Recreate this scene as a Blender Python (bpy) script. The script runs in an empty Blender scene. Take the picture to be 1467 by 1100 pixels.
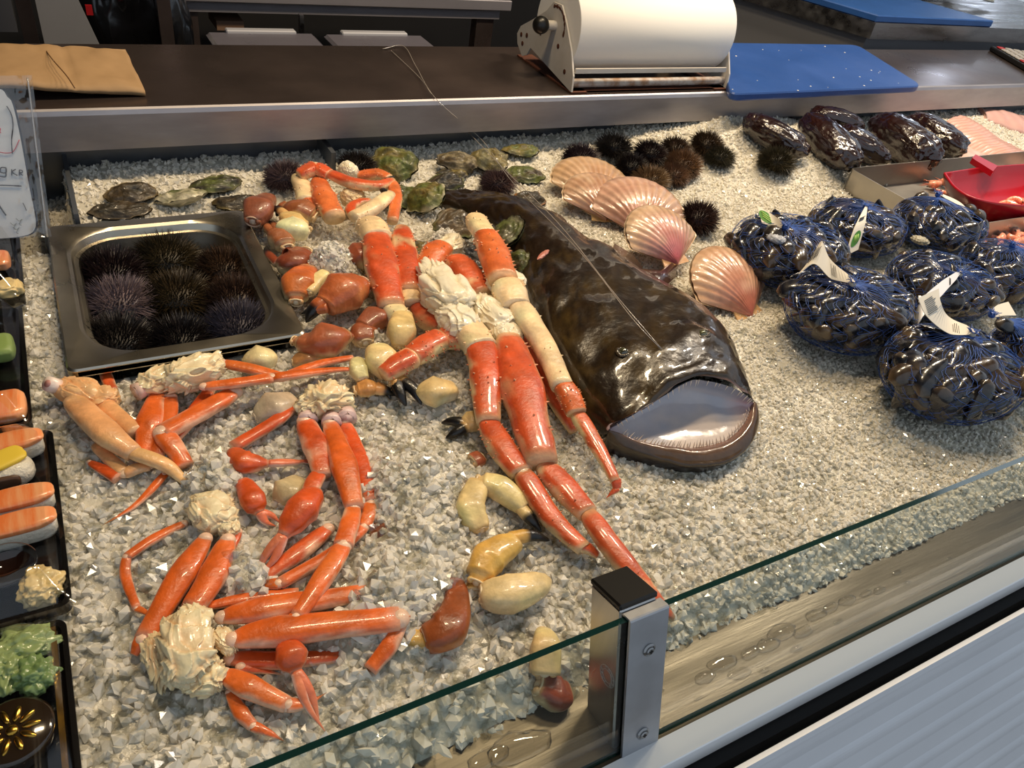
import bpy, math, random
import numpy as np
from mathutils import Matrix, Vector
random.seed(7); RNG = np.random.default_rng(11)
C = bpy.context.scene.collection
SC = bpy.context.scene
PI = math.pi

# ------------------------------------------------------------------ camera
# world: X runs along the counter, Y away from the customer, Z up from the ice bed
CX, CY, FP, H = 733.5, 550.0, 1100.0, 0.59
def _v(p):
    v = np.array([p[0]-CX, -(p[1]-CY), FP]); return v/np.linalg.norm(v)
_X = _v((2890, 82)); _Y = _v((-46, -474)); _Y = _Y-_X*(_X@_Y); _Y /= np.linalg.norm(_Y)
_Z = np.cross(_X, _Y)
if _Z[1] < 0: _Z = -_Z
CM = np.array([_X, _Y, _Z])                     # camera axes -> world
cam = bpy.data.cameras.new('camera'); cam.sensor_width = 36; cam.lens = 36*FP/1467
cam.clip_start = 0.01; cam.clip_end = 50
co = bpy.data.objects.new('camera', cam); C.objects.link(co)
R3 = Matrix(((CM[0][0], CM[0][1], -CM[0][2]), (CM[1][0], CM[1][1], -CM[1][2]), (CM[2][0], CM[2][1], -CM[2][2])))
co.matrix_world = Matrix.Translation((0, 0, H)) @ R3.to_4x4()
SC.camera = co

# ------------------------------------------------------------------ world, lights, exposure
SC.view_settings.view_transform = 'Standard'; SC.view_settings.look = 'None'
SC.view_settings.gamma = 1; SC.view_settings.use_curve_mapping = False
SC.view_settings.exposure = 0.0
w = bpy.data.worlds.new('overcast_sky'); SC.world = w; w.use_nodes = True
bg = w.node_tree.nodes['Background']; bg.inputs[0].default_value = (0.76, 0.87, 1.0, 1); bg.inputs[1].default_value = 0.60
def area(name, loc, size, power, col, rot=(0, 0, 0), sy=None):
    l = bpy.data.lights.new(name, 'AREA'); l.energy = power; l.color = col
    l.size = size
    if sy: l.shape = 'RECTANGLE'; l.size_y = sy
    o = bpy.data.objects.new(name, l); C.objects.link(o); o.location = loc; o.rotation_euler = rot
    return o
area('ceiling_lamp', (0.35, 1.10, 1.75), 0.30, 13, (1.0, 0.78, 0.50), sy=0.12)
area('ceiling_lamp', (1.05, 1.20, 1.75), 0.30, 17, (1.0, 0.79, 0.52), sy=0.12)
area('ceiling_lamp', (1.85, 1.25, 1.75), 0.30, 27, (1.0, 0.84, 0.64), sy=0.12)
area('ceiling_lamp', (2.70, 1.25, 1.75), 0.30, 20, (1.0, 0.88, 0.74), sy=0.12)
SC.cycles.max_bounces = 10; SC.cycles.transmission_bounces = 6; SC.cycles.transparent_max_bounces = 32
SC.cycles.diffuse_bounces = 6; SC.cycles.glossy_bounces = 3
SC.cycles.sample_clamp_indirect = 8.0
SC.cycles.caustics_reflective = False; SC.cycles.caustics_refractive = False

# ------------------------------------------------------------------ placing helpers
def W(px, py, z=0.0):
    """world point seen at a pixel of the 1467x1100 photograph, at height z"""
    d = CM @ np.array([px-CX, -(py-CY), FP]); t = (z-H)/d[2]
    return d*t+np.array([0, 0, H])
def WY(px, py, Y):
    d = CM @ np.array([px-CX, -(py-CY), FP]); t = Y/d[1]
    return d*t+np.array([0, 0, H])
def scale_at(P):
    return (CM.T @ (np.array(P)-np.array([0, 0, H])))[2]/FP

def vnoise(x, y, z, seed=0):
    """smooth value noise in [-1,1], vectorised"""
    x, y, z = np.broadcast_arrays(np.asarray(x, float), np.asarray(y, float), np.asarray(z, float))
    xi, yi, zi = np.floor(x).astype(np.int64), np.floor(y).astype(np.int64), np.floor(z).astype(np.int64)
    fx, fy, fz = x-xi, y-yi, z-zi
    fx = fx*fx*(3-2*fx); fy = fy*fy*(3-2*fy); fz = fz*fz*(3-2*fz)
    def h(a, b, c):
        n = (a*374761393+b*668265263+c*2147483647+seed*974634777) & 0xffffffff
        n = ((n ^ (n >> 13))*1274126177) & 0xffffffff
        return ((n ^ (n >> 16)) & 0xffff)/32767.5-1
    r = 0
    for dx, wx in ((0, 1-fx), (1, fx)):
        for dy, wy in ((0, 1-fy), (1, fy)):
            for dz, wz in ((0, 1-fz), (1, fz)):
                r = r+h(xi+dx, yi+dy, zi+dz)*wx*wy*wz
    return r
def fbm(P, s, seed=0, o=3):
    r = 0; a = 1; t = 0
    for k in range(o):
        r = r+a*vnoise(P[..., 0]*s, P[..., 1]*s, P[..., 2]*s, seed+k); t += a; a *= .5; s *= 2.1
    return r/t

# mounds of the ice bed: px, py, height, radius x, radius y (metres)
MOUNDS = [(1120, 225, .045, .30, .13), (1010, 205, .03, .22, .10), (1380, 185, .026, .35, .10), (1180, 260, .02, .12, .07), (820, 200, .012, .3, .06)]
HEAPS = [(474, 362, .060, .036, .038), (640, 338, .048, .034, .030), (608, 690, .026, .062, .07), (590, 812, .020, .075, .05), (308, 672, .026, .028, .034),
         (352, 812, .020, .022, .034), (528, 470, .026, .022, .028), (560, 880, .014, .06, .04), (610, 450, .018, .014, .014), (640, 560, .014, .03, .03), (730, 660, .010, .03, .03)]
_MW = [(W(a, b, 0), h, rx, ry) for a, b, h, rx, ry in MOUNDS]
_HW = [(W(a, b, h*.8), h, rx, ry) for a, b, h, rx, ry in HEAPS]
PAN = (W(65, 320, .022), W(350, 303, .022), W(440, 480, .022), W(95, 530, .022))
PX0, PX1 = (PAN[0][0]+PAN[3][0])/2, (PAN[1][0]+PAN[2][0])/2
PY0, PY1 = (PAN[2][1]+PAN[3][1])/2, (PAN[0][1]+PAN[1][1])/2
def ice_h(x, y):
    x = np.asarray(x, float); y = np.asarray(y, float)
    z = .004*vnoise(x*14, y*14, 0, 3)+.002*vnoise(x*40, y*40, 0, 4)
    for c, h, rx, ry in _MW:
        z = z+h*np.exp(-((x-c[0])/rx)**2-((y-c[1])/ry)**2)
    z = z+.016*np.clip((y-1.14)/.14, 0, 1)-.05*np.clip((-.014-x)/.006, 0, 1)*np.clip((y-1.06)/.03, 0, 1)
    z = z-.03*np.clip((.275-y)/.04, 0, 1)                      # falls off to the gutter
    return z
def ice_top(x, y):
    """bed plus the loose heaps shovelled over the crabs"""
    z = ice_h(x, y)
    for c, h, rx, ry in _HW: z = z+h*np.exp(-(((x-c[0])/rx)**2+((y-c[1])/ry)**2)**1.5)
    return np.where((x > _TRX+.004) & (x < _TRX+.756) & (y > .724) & (y < _TRY-.004), np.minimum(z, -.008), z)      # hollow under the shrimp tray
_TRX = W(1222, 240, .055)[0]-.01; _TRY = W(1222, 240, .055)[1]
def G(px, py, dz=0.0):
    """point at dz above the ice, seen at a pixel"""
    z = dz
    for _ in range(6):
        p = W(px, py, z); z = .5*z+.5*(float(ice_h(p[0], p[1]))+dz)
    return W(px, py, z)

# ------------------------------------------------------------------ materials
MATS = {}
def lin(c):
    return tuple(((v/255)/12.92 if v/255 <= .04045 else ((v/255+.055)/1.055)**2.4) for v in c)
def mat(name, col=(128, 128, 128), rough=.5, metal=0, var=.0, vscale=30, bump=0, bscale=200, spec=.5, trans=0, ior=1.45,
        attr=False, coat=0, sss=0, col2=None, rvar=0, objcol=False, stretch=None, alpha=1, emit=0):
    if name in MATS: return MATS[name]
    m = bpy.data.materials.new(name); m.use_nodes = True; nt = m.node_tree; N = nt.nodes; L = nt.links
    b = N['Principled BSDF']
    b.inputs['Roughness'].default_value = rough; b.inputs['Metallic'].default_value = metal
    b.inputs['Specular IOR Level'].default_value = spec; b.inputs['Transmission Weight'].default_value = trans
    b.inputs['IOR'].default_value = ior; b.inputs['Coat Weight'].default_value = coat; b.inputs['Coat Roughness'].default_value = .06
    if alpha < 1: b.inputs['Alpha'].default_value = alpha
    if sss:
        b.inputs['Subsurface Weight'].default_value = sss; b.inputs['Subsurface Radius'].default_value = (.006, .004, .003)
        b.inputs['Subsurface Scale'].default_value = 1
    if emit:
        b.inputs['Emission Color'].default_value = lin(col)+(1,); b.inputs['Emission Strength'].default_value = emit
    tc = N.new('ShaderNodeTexCoord'); src = tc.outputs['Object']
    if stretch:
        mp = N.new('ShaderNodeMapping'); mp.inputs['Scale'].default_value = stretch; L.new(src, mp.inputs[0]); src = mp.outputs[0]
    base = None
    if attr:
        a = N.new('ShaderNodeAttribute'); a.attribute_name = 'Col'; base = a.outputs['Color']
    elif objcol:
        a = N.new('ShaderNodeObjectInfo'); base = a.outputs['Color']
    if var or col2:
        n = N.new('ShaderNodeTexNoise'); n.inputs['Scale'].default_value = vscale; n.inputs['Detail'].default_value = 5
        n.inputs['Roughness'].default_value = .6
        L.new(src, n.inputs['Vector'])
        mx = N.new('ShaderNodeMix'); mx.data_type = 'RGBA'
        if col2:
            r = N.new('ShaderNodeValToRGB'); r.color_ramp.elements[0].position = .4; r.color_ramp.elements[1].position = .62
            L.new(n.outputs['Fac'], r.inputs[0]); L.new(r.outputs[0], mx.inputs['Factor'])
            if base: L.new(base, mx.inputs['A'])
            else: mx.inputs['A'].default_value = lin(col)+(1,)
            mx.inputs['B'].default_value = lin(col2)+(1,)
        else:
            mx.blend_type = 'MULTIPLY'; mx.inputs['Factor'].default_value = 1
            r = N.new('ShaderNodeMapRange'); r.inputs[1].default_value = .25; r.inputs[2].default_value = .75
            r.inputs[3].default_value = 1-var; r.inputs[4].default_value = 1+var*.6
            L.new(n.outputs['Fac'], r.inputs[0])
            if base: L.new(base, mx.inputs['A'])
            else: mx.inputs['A'].default_value = lin(col)+(1,)
            L.new(r.outputs[0], mx.inputs['B'])
        L.new(mx.outputs['Result'], b.inputs['Base Color'])
    elif base: L.new(base, b.inputs['Base Color'])
    else: b.inputs['Base Color'].default_value = lin(col)+(1,)
    if rvar:
        n = N.new('ShaderNodeTexNoise'); n.inputs['Scale'].default_value = vscale*.7; n.inputs['Detail'].default_value = 4; L.new(src, n.inputs['Vector'])
        r = N.new('ShaderNodeMapRange'); r.inputs[1].default_value = .3; r.inputs[2].default_value = .7
        r.inputs[3].default_value = max(.02, rough-rvar); r.inputs[4].default_value = rough+rvar
        L.new(n.outputs['Fac'], r.inputs[0]); L.new(r.outputs[0], b.inputs['Roughness'])
    if bump:
        n = N.new('ShaderNodeTexNoise'); n.inputs['Scale'].default_value = bscale; n.inputs['Detail'].default_value = 3; L.new(src, n.inputs['Vector'])
        bp = N.new('ShaderNodeBump'); bp.inputs['Strength'].default_value = bump; bp.inputs['Distance'].default_value = .002
        L.new(n.outputs['Fac'], bp.inputs['Height']); L.new(bp.outputs[0], b.inputs['Normal'])
    MATS[name] = m; return m
def clear_mat(name, tint=(1, 1, 1), gloss=.035, rough=.02, opaque=0.0, ocol=(200, 200, 200)):
    """thin clear sheet: transparent with a fresnel reflection"""
    if name in MATS: return MATS[name]
    m = bpy.data.materials.new(name); m.use_nodes = True; nt = m.node_tree; N = nt.nodes; L = nt.links
    N.clear(); out = N.new('ShaderNodeOutputMaterial')
    t = N.new('ShaderNodeBsdfTransparent'); t.inputs[0].default_value = tint+(1,)
    g = N.new('ShaderNodeBsdfGlossy'); g.inputs['Roughness'].default_value = rough; g.inputs[0].default_value = (1, 1, 1, 1)
    lw = N.new('ShaderNodeLayerWeight'); pw = N.new('ShaderNodeMath'); pw.operation = 'POWER'; pw.inputs[1].default_value = 4.5
    L.new(lw.outputs['Facing'], pw.inputs[0]); f = N.new('ShaderNodeMath'); f.operation = 'MULTIPLY_ADD'; f.inputs[1].default_value = .9; f.inputs[2].default_value = gloss
    L.new(pw.outputs[0], f.inputs[0]); f.use_clamp = True
    mx = N.new('ShaderNodeMixShader'); L.new(f.outputs[0], mx.inputs[0]); L.new(t.outputs[0], mx.inputs[1]); L.new(g.outputs[0], mx.inputs[2])
    last = mx
    if opaque:
        d = N.new('ShaderNodeBsdfDiffuse'); d.inputs[0].default_value = lin(ocol)+(1,)
        m2 = N.new('ShaderNodeMixShader'); m2.inputs[0].default_value = opaque
        L.new(mx.outputs[0], m2.inputs[1]); L.new(d.outputs[0], m2.inputs[2]); last = m2
    L.new(last.outputs[0], out.inputs[0]); MATS[name] = m; return m

STEEL = mat('brushed_steel', (150, 148, 146), .32, 1, var=.25, vscale=8, rvar=.12, stretch=(1, 6, 6), bump=.05, bscale=60)
STEELD = mat('worn_dark_steel', (128, 112, 106), .30, .9, var=.35, vscale=5, rvar=.1, bump=.08, bscale=50)
PANSTEEL = mat('pan_steel', (196, 188, 172), .30, 1, var=.12, vscale=20, rvar=.06)
def icemat():
    """wet ice: milky, lets light through, under a sharp glossy skin"""
    m = bpy.data.materials.new('crushed_ice'); m.use_nodes = True; nt = m.node_tree; N = nt.nodes; L = nt.links
    b = N['Principled BSDF']; b.inputs['Base Color'].default_value = (.89, .85, .76, 1); b.inputs['Roughness'].default_value = .09; b.inputs['IOR'].default_value = 1.4  # beige tint puts the warm lamp colour into the ice itself
    tl = N.new('ShaderNodeBsdfTranslucent'); tl.inputs[0].default_value = (.93, .90, .83, 1)
    mx = N.new('ShaderNodeMixShader'); mx.inputs[0].default_value = .28; L.new(b.outputs[0], mx.inputs[1]); L.new(tl.outputs[0], mx.inputs[2]); L.new(mx.outputs[0], N['Material Output'].inputs[0])
    return m
ICE = icemat()
ICEB = mat('packed_ice', (202, 196, 180), .22, bump=.9, bscale=160, var=.08, vscale=40, sss=0)  # slab colour carries the same warm lamp tint
SHELLM = mat('wet_shell', attr=True, rough=.3, coat=.55, var=.22, vscale=60, bump=.25, bscale=180)
CRABM = mat('cooked_crab_shell', attr=True, rough=.36, coat=.25, var=.4, vscale=45, bump=.3, bscale=220, spec=.5)
MEATM = mat('crab_meat', attr=True, rough=.35, coat=.3, var=.14, vscale=70, bump=.35, bscale=120)
ROUGHSH = mat('rough_shell', attr=True, rough=.55, coat=.2, var=.6, vscale=75, bump=1.0, bscale=130)

# ------------------------------------------------------------------ objects
def setp(o, label=None, cat=None, group=None, kind=None):
    for k, v in (('label', label), ('category', cat), ('group', group), ('kind', kind)):
        if v: o[k] = v
    return o
def root_off(p):
    off = np.zeros(3)
    while p is not None: off = off+np.array(p.location); p = p.parent
    return off
def mk(name, V, F, m, parent=None, smooth=True, col=None, fm=None, local=False, base=None):
    """link one mesh object; V in world coordinates unless local"""
    V = np.asarray(V, float)
    me = bpy.data.meshes.new(name)
    if parent is not None: off = root_off(parent) if not local else np.zeros(3); loc = (0, 0, 0)
    elif local: off = np.zeros(3); loc = (0, 0, 0)
    else:
        off = np.array([V[:, 0].mean(), V[:, 1].mean(), V[:, 2].min()]) if base is None else np.array(base); loc = tuple(off)
    VV = (V-off).astype(np.float32)
    if isinstance(F, np.ndarray):
        n, k = F.shape
        me.vertices.add(len(VV)); me.vertices.foreach_set('co', VV.ravel())
        me.loops.add(n*k); me.loops.foreach_set('vertex_index', F.astype(np.int32).ravel())
        me.polygons.add(n); me.polygons.foreach_set('loop_start', np.arange(0, n*k, k, dtype=np.int32))
        me.update(calc_edges=True)
    else:
        me.from_pydata([tuple(v) for v in VV.tolist()], [], [tuple(f) for f in F]); me.update()
    for mm in (m if isinstance(m, (list, tuple)) else [m]): me.materials.append(mm)
    if fm is not None: me.polygons.foreach_set('material_index', np.asarray(fm, np.int32))
    me.polygons.foreach_set('use_smooth', np.full(len(me.polygons), bool(smooth)))
    if col is not None:
        a = me.color_attributes.new('Col', 'FLOAT_COLOR', 'POINT')
        c = np.ones((len(VV), 4), np.float32); c[:, :3] = col
        a.data.foreach_set('color', c.ravel())
    o = bpy.data.objects.new(name, me); C.objects.link(o); o.location = loc
    if parent is not None: o.parent = parent
    return o
def empty(name, loc, label=None, cat=None, group=None):
    o = bpy.data.objects.new(name, None); C.objects.link(o); o.location = tuple(loc); o.empty_display_size = .01
    return setp(o, label, cat, group)
def copy_tree(o, parent=None):
    c = o.copy(); C.objects.link(c)
    if parent is not None: c.parent = parent
    for ch in list(o.children): copy_tree(ch, c)
    return c
class MB:
    def __init__(s): s.V = []; s.F = []; s.C = []; s.M = []; s.n = 0
    def add(s, V, F, col=(.5, .5, .5), m=0):
        V = np.asarray(V, float); s.V.append(V); s.F += [tuple(int(i)+s.n for i in f) for f in F]; s.M += [m]*len(F)
        c = np.empty((len(V), 3)); c[:] = col; s.C.append(c); s.n += len(V); return s
    def obj(s, name, m, parent=None, **k):
        return mk(name, np.vstack(s.V), s.F, m, parent, col=np.vstack(s.C), fm=s.M, **k)
def box(x0, x1, y0, y1, z0, z1, bev=0):
    if bev:
        b = bev; V = []
        for sx, X in ((-1, x0), (1, x1)):
            for sy, Y in ((-1, y0), (1, y1)):
                for sz, Z in ((-1, z0), (1, z1)):
                    V += [(X, Y-sy*b, Z-sz*b), (X-sx*b, Y, Z-sz*b), (X-sx*b, Y-sy*b, Z)]
        i = lambda a, c, d, k: (a*4+c*2+d)*3+k
        F = [(i(0,0,0,0), i(0,0,1,0), i(0,1,1,0), i(0,1,0,0)), (i(1,0,0,0), i(1,1,0,0), i(1,1,1,0), i(1,0,1,0)),
             (i(0,0,0,1), i(1,0,0,1), i(1,0,1,1), i(0,0,1,1)), (i(0,1,0,1), i(0,1,1,1), i(1,1,1,1), i(1,1,0,1)),
             (i(0,0,0,2), i(0,1,0,2), i(1,1,0,2), i(1,0,0,2)), (i(0,0,1,2), i(1,0,1,2), i(1,1,1,2), i(0,1,1,2))]
        for c in (0, 1):
            for d in (0, 1):
                F += [(i(0,c,d,1), i(1,c,d,1), i(1,c,d,2), i(0,c,d,2)), (i(c,0,d,0), i(c,1,d,0), i(c,1,d,2), i(c,0,d,2)),
                      (i(c,d,0,0), i(c,d,1,0), i(c,d,1,1), i(c,d,0,1))]
        for a in (0, 1):
            for c in (0, 1):
                for d in (0, 1): F.append((i(a,c,d,0), i(a,c,d,1), i(a,c,d,2)))
        return np.array(V), F
    V = np.array([(x, y, z) for x in (x0, x1) for y in (y0, y1) for z in (z0, z1)])
    F = [(0, 1, 3, 2), (4, 6, 7, 5), (0, 4, 5, 1), (2, 3, 7, 6), (0, 2, 6, 4), (1, 5, 7, 3)]
    return V, F
def bx(name, a, m, parent=None, bev=0, **k):
    V, F = box(*a, bev=bev); return mk(name, V, F, m, parent, smooth=False, **k)
def unit(v): v = np.asarray(v, float); return v/(np.linalg.norm(v)+1e-12)
def catmull(P, m):
    P = np.asarray(P, float)
    if len(P) == 2: t = np.linspace(0, 1, m+1)[:, None]; return P[0]*(1-t)+P[1]*t
    Q = np.vstack([2*P[0]-P[1], P, 2*P[-1]-P[-2]]); out = []
    for i in range(1, len(Q)-2):
        for k in range(m):
            t = k/m; a, b, c, d = Q[i-1], Q[i], Q[i+1], Q[i+2]
            out.append(.5*(2*b+(c-a)*t+(2*a-5*b+4*c-d)*t*t+(3*b-a-3*c+d)*t**3))
    out.append(P[-1]); return np.array(out)
def grid_faces(r, c, wrap=False, off=0):
    F = []
    for i in range(r-1):
        for j in range(c if wrap else c-1):
            k = (j+1) % c
            F.append((off+i*c+j, off+i*c+k, off+(i+1)*c+k, off+(i+1)*c+j))
    return F
def tube(P, R, n=10, flat=1.0, up=(0, 0, 1), caps=True, roll=0.0, sq=1.0):
    """sweep of an ellipse; returns verts, faces, t (0..1), angle (pi/2 is the top), centre line"""
    P = np.asarray(P, float); R = np.asarray(R, float); k = len(P)
    T = np.gradient(P, axis=0); T = T/(np.linalg.norm(T, axis=1)[:, None]+1e-12)
    u = unit(up); V = []
    A = np.linspace(0, 2*PI, n, endpoint=False)
    for i in range(k):
        s = np.cross(T[i], u)
        if np.linalg.norm(s) < .15: s = np.cross(T[i], (1, .3, 0))
        s = unit(s); q = unit(np.cross(s, T[i]))
        ca, sa = np.cos(A+roll), np.sin(A+roll); ca = np.sign(ca)*np.abs(ca)**sq; sa = np.sign(sa)*np.abs(sa)**sq
        V.append(P[i]+R[i]*(ca[:, None]*s+flat*sa[:, None]*q))
    V = np.vstack(V); F = grid_faces(k, n, True)
    t = np.repeat(np.linspace(0, 1, k), n); ang = np.tile(A+roll, k)
    if caps:
        F.append(tuple(range(n))[::-1]); F.append(tuple(range((k-1)*n, k*n)))
    return V, F, t, ang
_ico = {}
def ico(sub):
    if sub in _ico: return _ico[sub]
    p = (1+5**.5)/2
    V = [(-1,p,0),(1,p,0),(-1,-p,0),(1,-p,0),(0,-1,p),(0,1,p),(0,-1,-p),(0,1,-p),(p,0,-1),(p,0,1),(-p,0,-1),(-p,0,1)]
    V = [unit(v) for v in V]
    F = [(0,11,5),(0,5,1),(0,1,7),(0,7,10),(0,10,11),(1,5,9),(5,11,4),(11,10,2),(10,7,6),(7,1,8),(3,9,4),(3,4,2),(3,2,6),(3,6,8),(3,8,9),(4,9,5),(2,4,11),(6,2,10),(8,6,7),(9,8,1)]
    for _ in range(sub):
        mid = {}; F2 = []
        def g(a, b):
            k = (min(a, b), max(a, b))
            if k not in mid: mid[k] = len(V); V.append(unit(V[a]+V[b]))
            return mid[k]
        for a, b, c in F:
            x, y, z = g(a, b), g(b, c), g(c, a); F2 += [(a, x, z), (b, y, x), (c, z, y), (x, y, z)]
        F = F2
    _ico[sub] = (np.array(V), F); return _ico[sub]
def frame(d, up=(0, 0, 1)):
    d = unit(d); s = np.cross(d, up)
    if np.linalg.norm(s) < 1e-3: s = np.cross(d, (1, 0, 0))
    s = unit(s); return np.array([d, s, np.cross(s, d)])       # rows: along, side, up
def blob(a, b, wid, hgt, sub=3, nz=.25, nscale=2.2, seed=0, ridge=0, up=(0, 0, 1)):
    """lumpy ellipsoid from a to b"""
    a = np.array(a, float); b = np.array(b, float); V, F = ico(sub); L = np.linalg.norm(b-a)/2
    n = fbm(V+seed*3.7, nscale, seed); n2 = fbm(V+9.1, nscale*2.6, seed+5)
    r = 1+nz*n+nz*.4*n2
    if ridge: r = r+ridge*np.abs(np.sin(7*np.arctan2(V[:, 1], V[:, 2])+2*n))-ridge*.5
    X = V*r[:, None]
    M = frame(b-a, up); P = (a+b)/2+X[:, :1]*L*M[0]+X[:, 1:2]*wid*M[1]+X[:, 2:3]*hgt*M[2]
    return P, F, n, V
def mixc(a, b, t):
    t = np.clip(np.asarray(t, float), 0, 1)[..., None]; return np.array(a)*(1-t)+np.array(b)*t
def c8(*a): return np.array(lin(a))

# ------------------------------------------------------------------ the setting
DARKW = mat('dark_wall', (26, 24, 24), .7, var=.3, vscale=3)
bx('wall_back', (-2.5, 5.5, 3.6, 3.7, -1.2, 2.3), DARKW)['kind'] = 'structure'
bx('wall_left', (-2.6, -2.5, -.4, 3.7, -1.2, 2.3), DARKW)['kind'] = 'structure'
_P = W(1352, 100, .12); _d = _P-np.array([0, 0, H]); _d[2] *= -1; _q = _P+_d*((3.58-_P[1])/_d[1])
wn = empty('window_1', (_q[0], 3.59, _q[2]-.2)); wn['kind'] = 'structure'
bx('window_frame', (_q[0]-.24, _q[0]+.24, 3.57, 3.6, _q[2]-.17, _q[2]+.17), mat('window_frame_grey', (90, 90, 92), .5), wn)
bx('daylight_pane', (_q[0]-.21, _q[0]+.21, 3.562, 3.569, _q[2]-.14, _q[2]+.14), mat('daylight', (225, 235, 255), .5, emit=7), wn)
bx('ceiling', (-2.6, 5.5, -.15, 3.7, 2.3, 2.36), mat('stall_ceiling', (120, 112, 104), .8))['kind'] = 'structure'  # out of view; added to keep open sky light off the stall
bx('floor', (-4, 7, -3, 3.7, -1.3, -1.2), mat('paving', (120, 116, 110), .85, var=.2, vscale=4))['kind'] = 'structure'

# steel serving counter behind the ice
def prism(prof, x0, x1):
    """profile in (y,z) swept along x"""
    n = len(prof); V = [(x0, y, z) for y, z in prof]+[(x1, y, z) for y, z in prof]
    F = [(i, (i+1) % n, n+(i+1) % n, n+i) for i in range(n)]+[tuple(range(n))[::-1], tuple(range(n, 2*n))]
    return np.array(V), F
ct = empty('serving_counter', (1.4, 1.4, .06), 'long worn steel serving counter running along the back of the ice', 'counter')
V, F = prism([(1.251, .062), (1.250, .114), (1.2515, .1185), (1.255, .120), (1.552, .120), (1.556, .117), (1.556, .06)], -.6, 3.6)
mk('worktop', V, F, STEELD, ct, smooth=False)
V, F = prism([(1.2475, .060), (1.2462, .113), (1.2485, .1195), (1.2525, .1216), (1.2525, .1198), (1.2495, .117), (1.2495, .060)], -.6, 3.6)
mk('front_edge', V, F, mat('edge_steel', (170, 166, 170), .42, .7, var=.2, vscale=7, rvar=.1, stretch=(1, 4, 4)), ct, smooth=False)
bx('lower_body', (-.6, 3.6, 1.47, 1.54, -1.2, .0598), STEELD, ct)
# bin walls of the ice bed
tb = empty('ice_bin', (1.3, .9, -.2), 'stainless steel bin that holds the crushed ice', 'bin')
COOL = mat('bin_steel', (120, 124, 130), .38, .8, var=.15, vscale=10, rvar=.1)
bx('back_wall', (-.6, 3.6, 1.308, 1.32, -.2, .056), COOL, tb)
bx('divider', (-.012, -.006, PY1+.012, 1.307, -.06, .030), COOL, tb)
bx('divider', (-.052, -.046, PY1-.02, 1.307, -.06, .022), COOL, tb)
bx('divider', (.388, .396, 1.225, 1.307, -.06, .045), COOL, tb)
bx('divider', (1.18, 1.188, 1.26, 1.307, -.06, .055), COOL, tb)
bx('divider', (1.52, 1.528, 1.26, 1.307, -.06, .06), COOL, tb)
# gutter and front trim
V, F = prism([(.163, -.052), (.163, -.0195), (.1835, -.0195), (.186, -.022), (.26, -.024), (.30, -.045), (.30, -.06), (.17, -.06)], -.6, 3.6)
GUT = mat('gutter_steel', (88, 82, 72), .40, 1, var=.15, vscale=12, rvar=.12, stretch=(.6, 8, 8), bump=.08, bscale=60)
g = mk('gutter', V, F, GUT, smooth=False); setp(g, 'stainless steel gutter ledge wet with water drops behind the glass', 'gutter')
V, F = prism([(.1600, -.048), (.1600, -.019), (.1610, -.018), (.1805, -.018), (.1805, -.0194), (.1625, -.0194), (.1625, -.048)], -.6, 3.6)
g = mk('trim_1', V, F, mat('trim_aluminium', (232, 235, 238), .45, .1), smooth=False); g['kind'] = 'structure'
bx('gap_shade_bar', (-.6, 3.6, .150, .2, -.3, -.0525), mat('black_gap', (9, 9, 10), .6))['kind'] = 'structure'  # black bar standing for the shade in the open gap below the trim
# corrugated front panel
A0 = WY(1467, 872, .137); dn = np.array([-.31, -.95]); nn = np.array([-.95, .31]); prof = []
for s in np.linspace(0, .9, 240):
    if s < .011: a = .0035
    elif s < .0125: a = .0030
    elif s < .045: a = .0030*math.cos((s-.014)/.031*PI)-.0002
    else: a = -.0035+.0016*(1-math.cos((s-.045)/.046*2*PI))
    prof.append((A0[1]+dn[0]*s+nn[0]*a, A0[2]+dn[1]*s+nn[1]*a))
prof += [(prof[-1][0]+.0015, prof[-1][1]), (A0[1]+.0015, A0[2]-.0008)]
V, F = prism(prof, -.6, 3.6)
g = mk('corrugated_front_panel', V, F, mat('panel_grey', (222, 224, 228), .38, .15, var=.06, vscale=5), smooth=False)
setp(g, 'light grey corrugated metal panel below the glass front', 'panel')

# ------------------------------------------------------------------ ice bed
def ice_surface():
    xs = np.concatenate([np.arange(-.35, 1.5, .008), np.arange(1.5, 3.4, .016)]); ys = np.arange(.245, 1.309, .008)
    X, Yg = np.meshgrid(xs, ys); Z = ice_top(X, Yg)-.0034
    inp = (X > PX0+.012) & (X < PX1-.012) & (Yg > PY0+.012) & (Yg < PY1-.012)
    Z = np.where(inp, -.055, Z); Z = Z+.0014*vnoise(X*120, Yg*120, 0, 8)
    r, c = X.shape; V = np.stack([X, Yg, Z], -1).reshape(-1, 3)
    i = np.arange(r*c).reshape(r, c)
    F = np.stack([i[:-1, :-1], i[:-1, 1:], i[1:, 1:], i[1:, :-1]], -1).reshape(-1, 4)
    o = mk('ice_bed', V, F, ICEB); setp(o, 'bed of wet crushed ice filling the display bin', 'ice', kind='stuff')
    return o
bed = ice_surface()
IV, IF = ico(0); IF = np.array(IF)
OV = np.array([(1,0,0),(-1,0,0),(0,1,0),(0,-1,0),(0,0,1),(0,0,-1)], float)
OF = np.array([(0,2,4),(2,1,4),(1,3,4),(3,0,4),(2,0,5),(1,2,5),(3,1,5),(0,3,5)])
def rotq(n):
    q = RNG.normal(size=(n, 4)); q /= np.linalg.norm(q, axis=1)[:, None]; w_, x, y, z = q.T
    return np.stack([np.stack([1-2*(y*y+z*z), 2*(x*y-z*w_), 2*(x*z+y*w_)], -1), np.stack([2*(x*y+z*w_), 1-2*(x*x+z*z), 2*(y*z-x*w_)], -1),
                     np.stack([2*(x*z-y*w_), 2*(y*z+x*w_), 1-2*(x*x+y*y)], -1)], 1)
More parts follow.
